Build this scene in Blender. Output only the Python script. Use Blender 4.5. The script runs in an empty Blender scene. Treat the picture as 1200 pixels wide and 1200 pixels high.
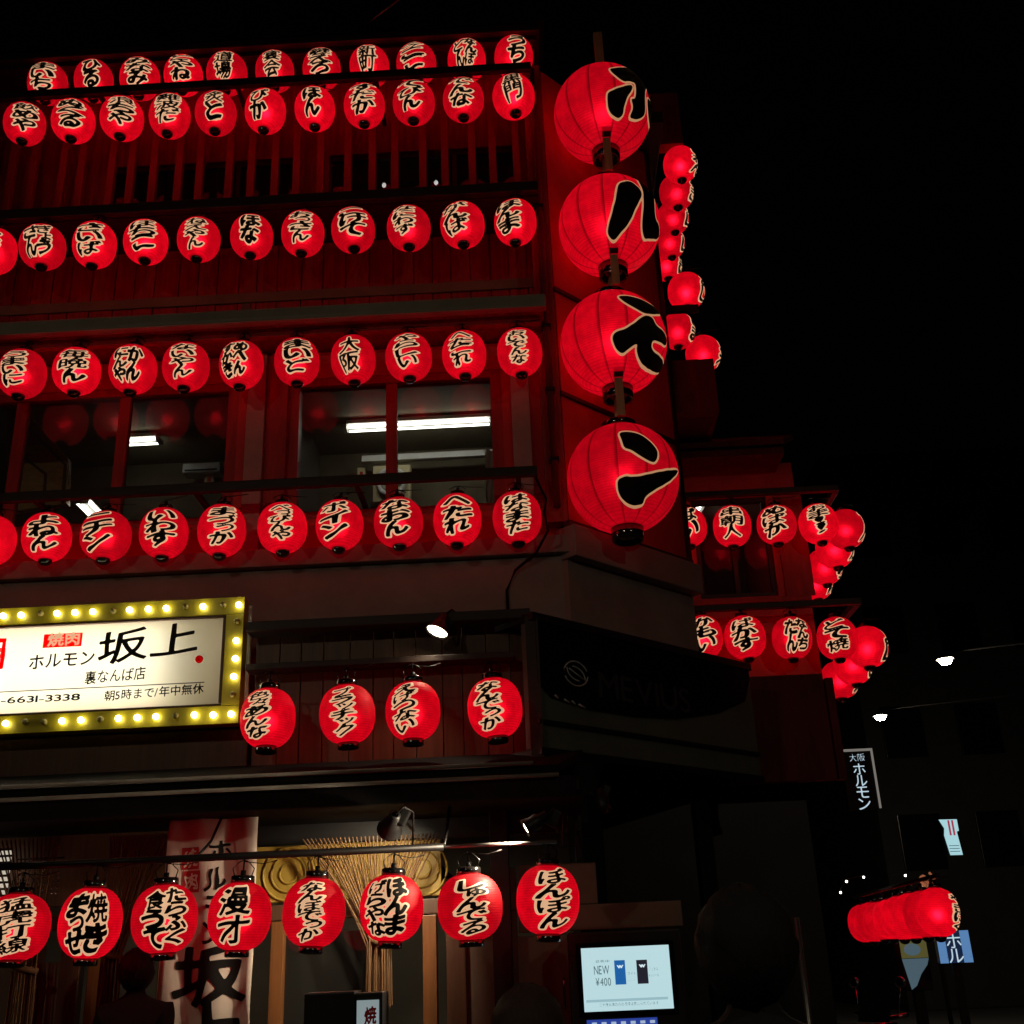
import bpy, bmesh, math, random
import numpy as np
import unicodedata
from mathutils import Vector, Matrix, Euler
random.seed(7)
rad = math.radians
S = bpy.context.scene
COL = S.collection

# ------------------------------------------------------------------ camera, sky, exposure
FPX, PIT, ROLL, YAW, EYE = 1302.0, rad(22.15), rad(2.5), rad(1.0), 1.6
_Fh = Vector((-math.sin(YAW), math.cos(YAW), 0)); _R0 = Vector((math.cos(YAW), math.sin(YAW), 0)); _Z = Vector((0, 0, 1))
_F = _Fh*math.cos(PIT) + _Z*math.sin(PIT); _U0 = -_Fh*math.sin(PIT) + _Z*math.cos(PIT)
_R = _R0*math.cos(ROLL) - _U0*math.sin(ROLL); _U = _R0*math.sin(ROLL) + _U0*math.cos(ROLL)
CAMLOC = Vector((0, 0, EYE))
cam = bpy.data.cameras.new('camera'); camo = bpy.data.objects.new('camera', cam); COL.objects.link(camo)
cam.sensor_width = 36; cam.lens = 36*FPX/1200; cam.clip_end = 2000; cam.clip_start = 0.05
mw = Matrix.Identity(4)
for i in range(3):
    mw[i][0] = _R[i]; mw[i][1] = _U[i]; mw[i][2] = -_F[i]; mw[i][3] = CAMLOC[i]
camo.matrix_world = mw
S.camera = camo
w = bpy.data.worlds.new('World'); S.world = w; w.use_nodes = True
nt = w.node_tree; sky = nt.nodes.new('ShaderNodeTexSky'); sky.sky_type = 'NISHITA'; sky.sun_disc = False
sky.sun_elevation = rad(-3); sky.sun_rotation = rad(200)
nt.links.new(sky.outputs[0], nt.nodes['Background'].inputs[0]); nt.nodes['Background'].inputs[1].default_value = 0.004
S.view_settings.view_transform = 'Standard'; S.view_settings.look = 'None'; S.view_settings.exposure = 0; S.view_settings.gamma = 1
S.render.engine = 'CYCLES'
S.cycles.use_denoising = True; S.cycles.max_bounces = 6; S.cycles.transparent_max_bounces = 12
S.cycles.sample_clamp_indirect = 4; S.cycles.caustics_reflective = False; S.cycles.caustics_refractive = False

def at(px, py, Y):
    d = _F + _R*((px-600)/FPX) - _U*((py-600)/FPX)
    return CAMLOC + d*(Y/d.y)
def zat(py, Y, px=300): return at(px, py, Y).z
def xat(px, py, Y): return at(px, py, Y).x

# ------------------------------------------------------------------ materials
def nodes(name):
    m = bpy.data.materials.new(name); m.use_nodes = True
    return m, m.node_tree, m.node_tree.nodes['Principled BSDF']
def mat(name, col, rough=.6, metal=0, var=.25, scale=6, bump=0, stretch=(1, 1, 1), spec=.4, coat=0):
    m, t, p = nodes(name)
    tc = t.nodes.new('ShaderNodeTexCoord'); mp = t.nodes.new('ShaderNodeMapping'); mp.inputs['Scale'].default_value = stretch
    t.links.new(tc.outputs['Object'], mp.inputs['Vector'])
    n = t.nodes.new('ShaderNodeTexNoise'); n.inputs['Scale'].default_value = scale; n.inputs['Detail'].default_value = 6; n.inputs['Roughness'].default_value = .65
    t.links.new(mp.outputs[0], n.inputs['Vector'])
    r = t.nodes.new('ShaderNodeValToRGB'); r.color_ramp.elements[0].position = .3; r.color_ramp.elements[1].position = .72
    r.color_ramp.elements[0].color = tuple(c*(1-var) for c in col)+(1,); r.color_ramp.elements[1].color = tuple(min(1, c*(1+var)) for c in col)+(1,)
    t.links.new(n.outputs['Fac'], r.inputs[0]); t.links.new(r.outputs[0], p.inputs['Base Color'])
    p.inputs['Roughness'].default_value = rough; p.inputs['Metallic'].default_value = metal; p.inputs['Specular IOR Level'].default_value = spec
    p.inputs['Coat Weight'].default_value = coat
    if bump:
        b = t.nodes.new('ShaderNodeBump'); b.inputs['Strength'].default_value = bump; b.inputs['Distance'].default_value = .02
        t.links.new(n.outputs['Fac'], b.inputs['Height']); t.links.new(b.outputs[0], p.inputs['Normal'])
    return m
def emit(name, col, strength, base=(.02, .02, .02), rough=.5):
    m, t, p = nodes(name)
    p.inputs['Base Color'].default_value = (*base, 1); p.inputs['Roughness'].default_value = rough
    p.inputs['Emission Color'].default_value = (*col, 1); p.inputs['Emission Strength'].default_value = strength
    return m
def glass_mat(name, tint=(.9, .92, .9), ior=1.38, dirt=.03):
    m = bpy.data.materials.new(name); m.use_nodes = True; t = m.node_tree; t.nodes.clear()
    o = t.nodes.new('ShaderNodeOutputMaterial'); tr = t.nodes.new('ShaderNodeBsdfTransparent'); tr.inputs[0].default_value = (*tint, 1)
    g = t.nodes.new('ShaderNodeBsdfGlossy'); g.inputs['Roughness'].default_value = .02
    f = t.nodes.new('ShaderNodeFresnel'); f.inputs[0].default_value = ior
    mx = t.nodes.new('ShaderNodeMixShader'); t.links.new(f.outputs[0], mx.inputs[0]); t.links.new(tr.outputs[0], mx.inputs[1]); t.links.new(g.outputs[0], mx.inputs[2])
    d = t.nodes.new('ShaderNodeBsdfDiffuse'); d.inputs[0].default_value = (.4, .38, .34, 1)
    n = t.nodes.new('ShaderNodeTexNoise'); n.inputs['Scale'].default_value = 1.5; n.inputs['Detail'].default_value = 5
    mm = t.nodes.new('ShaderNodeMath'); mm.operation = 'MULTIPLY'; mm.inputs[1].default_value = dirt*2; t.links.new(n.outputs['Fac'], mm.inputs[0])
    m2 = t.nodes.new('ShaderNodeMixShader'); t.links.new(mm.outputs[0], m2.inputs[0]); t.links.new(mx.outputs[0], m2.inputs[1]); t.links.new(d.outputs[0], m2.inputs[2])
    t.links.new(m2.outputs[0], o.inputs[0])
    return m
def paper_mat(name, strength, seams=0, transl=.9, fwd=.5):
    """lit washi paper: a glowing red skin that also passes the light of the bulb inside"""
    m = bpy.data.materials.new(name); m.use_nodes = True; t = m.node_tree; t.nodes.clear(); N = t.nodes.new; L = t.links.new
    o = N('ShaderNodeOutputMaterial'); tc = N('ShaderNodeTexCoord'); oi = N('ShaderNodeObjectInfo')
    n = N('ShaderNodeTexNoise'); n.inputs['Scale'].default_value = 9; n.inputs['Detail'].default_value = 8; n.inputs['Roughness'].default_value = .7; L(tc.outputs['Object'], n.inputs['Vector'])
    rp = N('ShaderNodeMapRange'); rp.inputs[1].default_value = .3; rp.inputs[2].default_value = .7; rp.inputs[3].default_value = .7; rp.inputs[4].default_value = 1.24; L(n.outputs['Fac'], rp.inputs[0])
    ri = N('ShaderNodeMapRange'); ri.inputs[3].default_value = .82; ri.inputs[4].default_value = 1.2; L(oi.outputs['Random'], ri.inputs[0])
    mu = N('ShaderNodeMath'); mu.operation = 'MULTIPLY'; L(rp.outputs[0], mu.inputs[0]); L(ri.outputs[0], mu.inputs[1])
    fac = mu.outputs[0]
    sx = N('ShaderNodeSeparateXYZ'); L(tc.outputs['Object'], sx.inputs[0])
    # hoops of the bamboo frame
    w1 = N('ShaderNodeMath'); w1.operation = 'MULTIPLY'; w1.inputs[1].default_value = 2*math.pi*(26/.37 if not seams else 46/.86); L(sx.outputs['Z'], w1.inputs[0])
    w2 = N('ShaderNodeMath'); w2.operation = 'SINE'; L(w1.outputs[0], w2.inputs[0])
    w3 = N('ShaderNodeMapRange'); w3.inputs[1].default_value = -1; w3.inputs[2].default_value = 1; w3.inputs[3].default_value = .86 if not seams else .86; w3.inputs[4].default_value = 1.04; L(w2.outputs[0], w3.inputs[0])
    m3 = N('ShaderNodeMath'); m3.operation = 'MULTIPLY'; L(fac, m3.inputs[0]); L(w3.outputs[0], m3.inputs[1]); fac = m3.outputs[0]
    if seams:   # glued paper overlaps, twice as thick
        a = N('ShaderNodeMath'); a.operation = 'ARCTAN2'; L(sx.outputs['X'], a.inputs[0]); L(sx.outputs['Y'], a.inputs[1])
        b = N('ShaderNodeMath'); b.operation = 'MULTIPLY'; b.inputs[1].default_value = seams/(2*math.pi); L(a.outputs[0], b.inputs[0])
        c = N('ShaderNodeMath'); c.operation = 'FRACT'; L(b.outputs[0], c.inputs[0])
        e = N('ShaderNodeMapRange'); e.interpolation_type = 'SMOOTHSTEP'; e.inputs[1].default_value = .0; e.inputs[2].default_value = .16; e.inputs[3].default_value = .3; e.inputs[4].default_value = 1; L(c.outputs[0], e.inputs[0])
        g = N('ShaderNodeMath'); g.operation = 'MULTIPLY'; L(fac, g.inputs[0]); L(e.outputs[0], g.inputs[1]); fac = g.outputs[0]
    em = N('ShaderNodeEmission'); em.inputs[0].default_value = (1, .001, .022, 1)
    st = N('ShaderNodeMath'); st.operation = 'MULTIPLY'; st.inputs[1].default_value = strength; L(fac, st.inputs[0]); L(st.outputs[0], em.inputs[1])
    tl = N('ShaderNodeBsdfTranslucent'); cm = N('ShaderNodeMix'); cm.data_type = 'RGBA'; cm.blend_type = 'MULTIPLY'; cm.inputs[0].default_value = 1
    cm.inputs[6].default_value = (transl, .004, .03, 1); cb = N('ShaderNodeCombineColor'); [L(fac, cb.inputs[i]) for i in range(3)]; L(cb.outputs[0], cm.inputs[7]); L(cm.outputs[2], tl.inputs[0])
    pr = N('ShaderNodeBsdfPrincipled'); pr.inputs['Base Color'].default_value = (.3, .006, .01, 1); pr.inputs['Roughness'].default_value = .55; pr.inputs['Specular IOR Level'].default_value = .3
    bp = N('ShaderNodeBump'); bp.inputs['Strength'].default_value = .2; bp.inputs['Distance'].default_value = .004; L(w2.outputs[0], bp.inputs['Height']); L(bp.outputs[0], pr.inputs['Normal'])
    rf = N('ShaderNodeBsdfRefraction'); rf.distribution = 'GGX'; rf.inputs['Roughness'].default_value = .72; rf.inputs['IOR'].default_value = 1.35; L(cm.outputs[2], rf.inputs[0])
    tm = N('ShaderNodeMixShader'); tm.inputs[0].default_value = fwd; L(tl.outputs[0], tm.inputs[1]); L(rf.outputs[0], tm.inputs[2])
    mx = N('ShaderNodeMixShader'); mx.inputs[0].default_value = .45; L(tm.outputs[0], mx.inputs[1]); L(pr.outputs[0], mx.inputs[2])
    ad = N('ShaderNodeAddShader'); L(mx.outputs[0], ad.inputs[0]); L(em.outputs[0], ad.inputs[1]); L(ad.outputs[0], o.inputs[0])
    return m

M = {}
M['paper'] = paper_mat('red_paper', .225, fwd=.6)
M['big_paper'] = paper_mat('big_red_paper', .225, seams=12, fwd=.28)
M['ink'] = mat('black_ink', (.006, .005, .005), .7, var=.1, spec=.2)
M['cream'] = emit('lit_bare_paper', (1, .58, .33), .66, (.5, .4, .3))
M['big_cream'] = emit('dim_bare_paper', (1, .5, .24), .42, (.5, .4, .3))
M['lacquer'] = mat('black_lacquer', (.008, .007, .007), .12, var=.1, spec=.6)
M['lacquer'].node_tree.nodes['Principled BSDF'].inputs['IOR'].default_value = 2.1
M['wire'] = mat('black_wire', (.012, .01, .01), .4, metal=.6)
M['red_wood'] = mat('red_painted_wood', (.34, .022, .02), .5, var=.3, scale=5, stretch=(3, 3, .6), bump=.15)
M['red_plank'] = mat('dark_red_planks', (.26, .022, .02), .55, var=.4, scale=4, stretch=(6, 2, .5), bump=.25)
M['red_panel'] = mat('red_panel', (.52, .034, .032), .5, var=.18, scale=2.5, bump=.05)
M['dark_wood'] = mat('dark_stained_wood', (.028, .016, .012), .5, var=.4, scale=6, stretch=(.8, 3, 3), bump=.2)
M['beige_metal'] = mat('beige_metal', (.33, .28, .22), .45, var=.15, scale=3)
M['mauve'] = mat('weathered_plaster', (.30, .225, .205), .8, var=.22, scale=2.2, bump=.12)
M['brown_wood'] = mat('varnished_brown_wood', (.22, .085, .028), .4, var=.35, scale=5, stretch=(5, 5, .4), bump=.1)
M['deep_brown'] = mat('deep_brown_wood', (.11, .05, .028), .45, var=.35, scale=5, stretch=(5, 5, .4), bump=.1)
M['pale_wood'] = mat('pale_timber', (.5, .33, .17), .55, var=.25, scale=6, stretch=(6, 6, .5), bump=.1)
M['taupe'] = mat('taupe_door_panel', (.2, .14, .1), .55, var=.15, scale=3)
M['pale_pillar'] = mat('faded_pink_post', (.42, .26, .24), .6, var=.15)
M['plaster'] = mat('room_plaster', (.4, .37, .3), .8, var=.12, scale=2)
M['room_ceiling'] = mat('dark_ceiling', (.18, .15, .095), .8, var=.25, scale=2)  # dark warm tone, mottled at random
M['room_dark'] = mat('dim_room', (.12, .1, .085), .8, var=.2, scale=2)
M['yellow_panel'] = mat('ochre_panel', (.4, .26, .045), .5, var=.15, scale=3)
M['yellow_frame'] = mat('yellow_enamel', (.55, .46, .02), .38, var=.15, scale=4)
M['black'] = mat('black_paint', (.012, .011, .011), .45, var=.3, scale=5)
M['black_gloss'] = mat('glossy_black_panel', (.006, .006, .007), .22, var=.2, scale=4)
M['grey_metal'] = mat('grey_metal', (.3, .29, .28), .35, metal=.7, var=.15)
M['old_bamboo'] = mat('weathered_bamboo', (.22, .2, .17), .7, var=.45, scale=4, stretch=(1, 8, 8))
M['dimmed_red'] = mat('dimmed_red_boards', (.11, .011, .011), .7, var=.4, scale=3, stretch=(3, 3, .6), bump=.15)  # darker copy of the plank red, set low to keep these parts dim
M['matt_black'] = mat('matt_black_roofing', (.009, .008, .008), .85, var=.3, scale=5, spec=.15)
M['chrome'] = mat('chrome', (.6, .6, .62), .15, metal=1, var=.1)
M['green_grey'] = mat('green_grey_panel', (.13, .135, .11), .5, var=.2, scale=3)
M['asphalt'] = mat('asphalt', (.05, .05, .052), .85, var=.3, scale=40, bump=.3)
M['paving'] = mat('paving', (.16, .155, .15), .8, var=.25, scale=12, bump=.2)
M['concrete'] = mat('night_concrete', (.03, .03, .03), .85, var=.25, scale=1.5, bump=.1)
M['cloth'] = mat('off_white_cloth', (.8, .68, .58), .85, var=.12, scale=5)
M['red_cloth'] = mat('red_cloth', (.5, .02, .03), .8, var=.12)
M['white'] = mat('white_paint', (.75, .73, .7), .5, var=.08)
M['glass'] = glass_mat('window_glass')
M['dark_glass'] = glass_mat('dark_window_glass', (.35, .35, .36), 1.55, .05)
M['rope'] = mat('jute_string', (.15, .075, .03), .8, var=.3, scale=30)
M['tube'] = emit('fluorescent', (1, .97, .88), 7)
M['bulb'] = emit('white_bulb', (1, .88, .55), 9)
M['dead_bulb'] = mat('unlit_bulb', (.45, .4, .12), .2, var=.1)
M['warm_bulb'] = emit('warm_bulb', (1, .86, .62), 14)
M['lamp'] = emit('street_lamp_glow', (1, .82, .58), 340)
M['skin'] = mat('skin', (.42, .25, .18), .5, var=.08)
M['hair'] = mat('black_hair', (.008, .007, .006), .75, var=.3, scale=60, stretch=(3, 3, .4), bump=.4)
M['brown_hair'] = mat('brown_hair', (.04, .021, .015), .7, var=.4, scale=60, stretch=(3, 3, .4), bump=.4)
M['dark_cloth'] = mat('dark_jacket', (.008, .008, .01), .8, var=.3, scale=12, bump=.2)
M['red_ink'] = mat('red_ink', (.6, .03, .03), .6, var=.08)
M['leaf'] = mat('dark_leaf', (.04, .07, .025), .5, var=.3)

# ------------------------------------------------------------------ geometry helpers
def link(name, me, m=None, parent=None, loc=None):
    o = bpy.data.objects.new(name, me); COL.objects.link(o)
    if m is not None and me is not None: me.materials.append(M[m] if isinstance(m, str) else m)
    if parent is not None: o.parent = parent
    if loc is not None: o.location = loc
    return o
def thing(name, label, cat, loc=(0, 0, 0), rotz=0, group=None):
    o = bpy.data.objects.new(name, None); COL.objects.link(o); o.empty_display_size = .1
    o.location = loc; o.rotation_euler = (0, 0, rotz)
    return tag(o, label, cat, group)
def tag(o, label, cat, group=None):
    o['label'] = label; o['category'] = cat
    if group: o['group'] = group
    return o
def struct(o, kind='structure'): o['kind'] = kind; return o
class MB:
    def __init__(s): s.bm = bmesh.new()
    def box(s, x0, x1, y0, y1, z0, z1, bev=0, mtx=None):
        r = bmesh.ops.create_cube(s.bm, size=1)
        vs = r['verts']
        bmesh.ops.scale(s.bm, vec=(abs(x1-x0), abs(y1-y0), abs(z1-z0)), verts=vs)
        bmesh.ops.translate(s.bm, vec=((x0+x1)/2, (y0+y1)/2, (z0+z1)/2), verts=vs)
        if bev:
            es = list({e for v in vs for e in v.link_edges})
            r2 = bmesh.ops.bevel(s.bm, geom=es, offset=bev, segments=2, affect='EDGES', profile=.6)
            vs = list({v for f in r2['faces'] for v in f.verts} | {v for v in vs if v.is_valid})
        if mtx is not None: bmesh.ops.transform(s.bm, matrix=mtx, verts=vs)
        return s
    def lathe(s, prof, n=24, mtx=None, smooth=True):
        rings = []
        for r, z in prof:
            rings.append([s.bm.verts.new((r*math.cos(2*math.pi*i/n), r*math.sin(2*math.pi*i/n), z)) for i in range(n)] if r > 1e-6 else [s.bm.verts.new((0, 0, z))])
        for a, b in zip(rings, rings[1:]):
            for i in range(n):
                j = (i+1) % n
                q = [a[i % len(a)], a[j % len(a)], b[j % len(b)], b[i % len(b)]]
                q = list(dict.fromkeys(q))
                if len(q) > 2:
                    f = s.bm.faces.new(q); f.smooth = smooth
        if mtx is not None: bmesh.ops.transform(s.bm, matrix=mtx, verts=[v for r in rings for v in r])
        return s
    def tube(s, pts, r, n=8, cap=True):
        pts = [Vector(p) for p in pts]; rings = []
        rr = r if isinstance(r, (list, tuple)) else [r]*len(pts)
        up = Vector((0, 0, 1))
        for i, p in enumerate(pts):
            d = (pts[min(i+1, len(pts)-1)]-pts[max(i-1, 0)]).normalized()
            a = d.cross(up) if abs(d.dot(up)) < .95 else d.cross(Vector((1, 0, 0)))
            a.normalize(); b = d.cross(a)
            rings.append([s.bm.verts.new(p+(a*math.cos(2*math.pi*k/n)+b*math.sin(2*math.pi*k/n))*rr[i]) for k in range(n)])
        for A, B in zip(rings, rings[1:]):
            for k in range(n):
                f = s.bm.faces.new((A[k], A[(k+1) % n], B[(k+1) % n], B[k])); f.smooth = True
        if cap: s.bm.faces.new(rings[0][::-1]); s.bm.faces.new(rings[-1])
        return s
    def prism(s, pts, d):      # polygon of 3D points extruded along vector d
        d = Vector(d); a = [s.bm.verts.new(Vector(p)) for p in pts]; b = [s.bm.verts.new(Vector(p)+d) for p in pts]
        s.bm.faces.new(a); s.bm.faces.new(b[::-1])
        for i in range(len(a)):
            j = (i+1) % len(a); s.bm.faces.new((a[j], a[i], b[i], b[j]))
        return s
    def ball(s, c, r, seg=16, sc=(1, 1, 1)):
        rr = bmesh.ops.create_uvsphere(s.bm, u_segments=seg, v_segments=max(6, seg//2), radius=r, matrix=Matrix.Translation(c) @ Matrix.Diagonal((*sc, 1)))
        for v in rr['verts']:
            for f in v.link_faces: f.smooth = True
        return s
    def mesh(s, name):
        bmesh.ops.recalc_face_normals(s.bm, faces=s.bm.faces)
        me = bpy.data.meshes.new(name); s.bm.to_mesh(me); s.bm.free(); return me
    def build(s, name, m, parent=None, loc=None): return link(name, s.mesh(name), m, parent, loc)
def bx(name, m, parent, *a, bev=.006): return MB().box(*a, bev=bev).build(name, m, parent)

# ------------------------------------------------------------------ lettering (distance fields of the built-in glyphs)
_fc = bpy.data.curves.new('glyph_source', 'FONT'); _fo = bpy.data.objects.new('glyph_source', _fc); COL.objects.link(_fo)
def outline(ch):
    _fc.body = ch; dg = bpy.context.evaluated_depsgraph_get(); dg.update()
    cu = _fo.evaluated_get(dg).to_curve(dg); polys = []
    for sp in cu.splines:
        bp = sp.bezier_points; n = len(bp); pts = []
        for i in range(n):
            a, b = bp[i], bp[(i+1) % n]
            for k in range(5):
                t = k/5; u = 1-t
                p = a.co*u**3 + a.handle_right*3*u*u*t + b.handle_left*3*u*t*t + b.co*t**3
                pts.append((p.x, p.y))
        polys.append(np.array(pts))
    return polys
def sdf(polys, X, Y):       # positive inside
    px, py = X.ravel(), Y.ravel(); d2 = np.full(px.shape, 1e9); wn = np.zeros(px.shape)
    for P in polys:
        A = P; B = np.roll(P, -1, 0)
        for (ax, ay), (bx_, by) in zip(A, B):
            ex, ey = bx_-ax, by-ay; l2 = ex*ex+ey*ey
            if l2 < 1e-14: continue
            t = np.clip(((px-ax)*ex+(py-ay)*ey)/l2, 0, 1)
            d2 = np.minimum(d2, (px-ax-t*ex)**2+(py-ay-t*ey)**2)
            cr = ex*(py-ay)-ey*(px-ax)
            wn += np.where((ay <= py) & (by > py) & (cr > 0), 1, 0) - np.where((ay > py) & (by <= py) & (cr < 0), 1, 0)
    return np.where(wn != 0, 1, -1).reshape(X.shape)*np.sqrt(d2).reshape(X.shape)
_gc = {}
GN, GP = 60, .4
def glyph(ch):
    if ch not in _gc:
        ps = outline(ch)
        if not ps: _gc[ch] = None; return None
        al = np.concatenate(ps); lo, hi = al.min(0), al.max(0)
        g = np.linspace(-GP, 1+GP, GN); X, Y = np.meshgrid(g, g)
        sz = np.maximum(hi-lo, .42*max(hi-lo))            # thin glyphs keep their proportion
        c = (lo+hi)/2
        _gc[ch] = (sdf([(p-c)/sz+.5 for p in ps], X, Y), lo, hi)
    return _gc[ch]
def bil(F, u, v):
    gu = np.clip((u+GP)/(1+2*GP)*(GN-1), 0, GN-1.001); gv = np.clip((v+GP)/(1+2*GP)*(GN-1), 0, GN-1.001)
    i, j = gu.astype(int), gv.astype(int); a, b = gu-i, gv-j
    val = F[j, i]*(1-a)*(1-b)+F[j, i+1]*a*(1-b)+F[j+1, i]*(1-a)*b+F[j+1, i+1]*a*b
    out = np.maximum(np.maximum(-GP-u, u-1-GP), np.maximum(-GP-v, v-1-GP))
    return np.where(out > 0, val-out, val)
def field(cells, X, Y, shear=0, wob=0, seed=0):
    """cells: (char, cx, cy, w, h, weight). Returns field in metres, black where > 0"""
    rs = np.random.RandomState(seed); ph = rs.rand(6)*6.28
    s = X.max()-X.min()
    Xw = X + wob*np.sin(Y/s*9+ph[0])*.6 + wob*.5*np.sin(X/s*15+Y/s*11+ph[1]); Yw = Y - shear*X + wob*np.sin(X/s*10+ph[2])*.6
    F = np.full(X.shape, -9.)
    mod = .5*np.sin(Xw/s*16+ph[3])+.5*np.sin(Yw/s*13+Xw/s*5+ph[4])
    for ch, cx, cy, cw, chh, wt in cells:
        g = glyph(ch)
        if g is None: continue
        k = math.sqrt(cw*chh)
        F = np.maximum(F, (bil(g[0], (Xw-cx)/cw+.5, (Yw-cy)/chh+.5)+wt*(1+.35*mod))*k)
    return F
def march(F, X, Y, thr, fn, run=3):
    """mesh of the region F > thr; fn maps (x, y) to a 3D point"""
    V, D, faces = [], {}, []; ny, nx = F.shape; I = F > thr
    gx, gy = X[0], Y[:, 0]
    def vid(x, y):
        k = (round(x, 6), round(y, 6))
        if k not in D: D[k] = len(V); V.append(fn(x, y))
        return D[k]
    def cross(j0, i0, j1, i1):
        a, b = F[j0, i0]-thr, F[j1, i1]-thr; t = a/(a-b)
        return gx[i0]+(gx[i1]-gx[i0])*t, gy[j0]+(gy[j1]-gy[j0])*t
    cnt = I[:-1, :-1].astype(int)+I[1:, :-1]+I[:-1, 1:]+I[1:, 1:]
    for j in range(ny-1):
        i = 0; row = cnt[j]
        while i < nx-1:
            c = row[i]
            if c == 0: i += 1; continue
            if c == 4:
                e = i
                while e < nx-1 and row[e] == 4 and e-i < run: e += 1
                faces.append([vid(gx[i], gy[j]), vid(gx[e], gy[j]), vid(gx[e], gy[j+1]), vid(gx[i], gy[j+1])]); i = e; continue
            q = []
            cs = [(j, i), (j, i+1), (j+1, i+1), (j+1, i)]
            for k in range(4):
                a, b = cs[k], cs[(k+1) % 4]
                if I[a]: q.append(vid(gx[a[1]], gy[a[0]]))
                if I[a] != I[b]: q.append(vid(*cross(*a, *b)))
            q = list(dict.fromkeys(q))
            if len(q) > 2: faces.append(q)
            i += 1
    me = bpy.data.meshes.new('lettering'); me.from_pydata(V, [], faces); me.update(); return me
def grid(x0, x1, y0, y1, dx):
    return np.meshgrid(np.linspace(x0, x1, max(4, int((x1-x0)/dx))), np.linspace(y0, y1, max(4, int((y1-y0)/dx))))
SMALL = set('ゃゅょっぁぃぅぇぉャュョッ々')
def columns(text, Wd, Ht, gap=1.04):
    """vertical writing: columns separated by | from right to left"""
    cols = text.split('|'); cells = []; n = len(cols); cw = Wd/n
    for k, c in enumerate(cols):
        wts = [.66 if g in SMALL else 1 for g in c]; ch0 = Ht/sum(wts); cx0 = (n-1)/2*cw - k*cw; yy = Ht/2
        for i, g in enumerate(c):
            ch = ch0*wts[i]; hw = min(cw*(.62 if g in SMALL else .94), ch*2.5); wk = math.sqrt(min(hw, ch)/max(hw, ch))**.7; cx = cx0+(.1*cw if g in SMALL else 0)
            if len(c) == 2 and n == 1: hw = min(hw, ch*1.15)
            dense = ord(g) > 0x4e00
            cells.append((g, cx, yy-ch/2, hw, ch*gap*.92, .026*wk if dense else (.036 if unicodedata.decomposition(g) else .062 if len(c) < 4 else .05)*wk)); yy -= ch
    return cells
def line(text, x, y, size, wt=.01, adv=1.0, asp=1.0):
    """horizontal writing from x rightwards, glyphs keep their own proportions"""
    cells = []
    for g in text:
        if g == ' ': x += size*.35*asp; continue
        gl = glyph(g)
        if gl is None: continue
        lo, hi = gl[1], gl[2]; full = ord(g) > 0x2e00
        sz = np.maximum(hi-lo, .42*max(hi-lo)); c = (lo+hi)/2
        a = size*asp
        if full: cx = x+c[0]*a; step = a*adv
        else: cx = x+(hi[0]-lo[0])*a/2; step = (hi[0]-lo[0]+.09)*a*adv
        cells.append((g, cx, y+(c[1]-.35)*size, sz[0]*a, sz[1]*size, wt/max(.25, math.sqrt(sz[0]*sz[1]))))
        x += step
    return cells
def flat_text(name, cells, m, parent, fn, x0, x1, y0, y1, dx, shear=0, wob=0, thr=0):
    X, Y = grid(x0, x1, y0, y1, dx)
    return link(name, march(field(cells, X, Y, shear, wob, 3), X, Y, thr, fn, run=30), m, parent)

# ------------------------------------------------------------------ ground
g = MB().box(-120, 120, -60, 220, -.2, 0).build('ground', 'asphalt'); struct(g)
g = MB().box(-40, 3.2, 6.6, 30, .004, .13, bev=.02).build('pavement', 'paving'); struct(g)

# ------------------------------------------------------------------ the restaurant building
YW3, YW2 = 8.35, 8.15
XL, XC = -7.5, .30                       # left end, start of the cut corner
XE, YE = 1.33, 9.05                      # end of the cut corner
cd = Vector((XE-XC, YE-8.0, 0)).normalized(); cn = Vector((cd.y, -cd.x, 0))
B = thing('restaurant_building', 'red timber restaurant with cut corner and rows of red lanterns on every storey', 'building', (-2, 8.2, 0))
def P(mb, name, m): 
    o = mb.build(name, m); o.parent = B; o.matrix_parent_inverse = B.matrix_world.inverted(); o.location = (0, 0, 0)
    o.matrix_parent_inverse = Matrix.Translation(-B.location); return o
def PB(name, m, *a, bev=.006): return P(MB().box(*a, bev=bev), name, m)
z_top = zat(50, YW3); z_gut1 = zat(366, 7.7); z_gut0 = zat(381, 7.7); z_w3b = z_gut0-.02
z_o1, z_o0 = zat(187, YW3), zat(246, YW3)
# third floor wall with two window openings
wa = [xat(132, 210, YW3), xat(352, 200, YW3), xat(386, 200, YW3), xat(606, 200, YW3)]
mb = MB(); mb.box(XL, XC, YW3, YW3+.15, z_o1, z_top); mb.box(XL, XC, YW3, YW3+.15, z_gut1, z_o0)
mb.box(XL, wa[0], YW3, YW3+.15, z_o0, z_o1); mb.box(wa[1], wa[2], YW3, YW3+.15, z_o0, z_o1); mb.box(wa[3], XC, YW3, YW3+.15, z_o0, z_o1)
P(mb, 'third_floor_wall', 'red_plank')
for a, b in ((wa[0], wa[1]), (wa[2], wa[3])):
    fr = MB(); n = 3
    for k in range(n+1):
        x = a+(b-a)*k/n; fr.box(x-.02, x+.02, YW3+.03, YW3+.09, z_o0, z_o1)
    fr.box(a, b, YW3+.028, YW3+.092, z_o1-.05, z_o1-.003); fr.box(a, b, YW3+.028, YW3+.092, z_o0+.003, z_o0+.05)
    f = P(fr, 'window', 'dark_wood')
    gl = MB().box(a, b, YW3+.055, YW3+.06, z_o0, z_o1).build('pane', 'dark_glass', f)
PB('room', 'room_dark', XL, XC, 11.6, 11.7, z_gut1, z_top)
PB('room_floor', 'room_dark', XL, XC, YW3+.16, 11.58, 7.2, 7.27)
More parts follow.
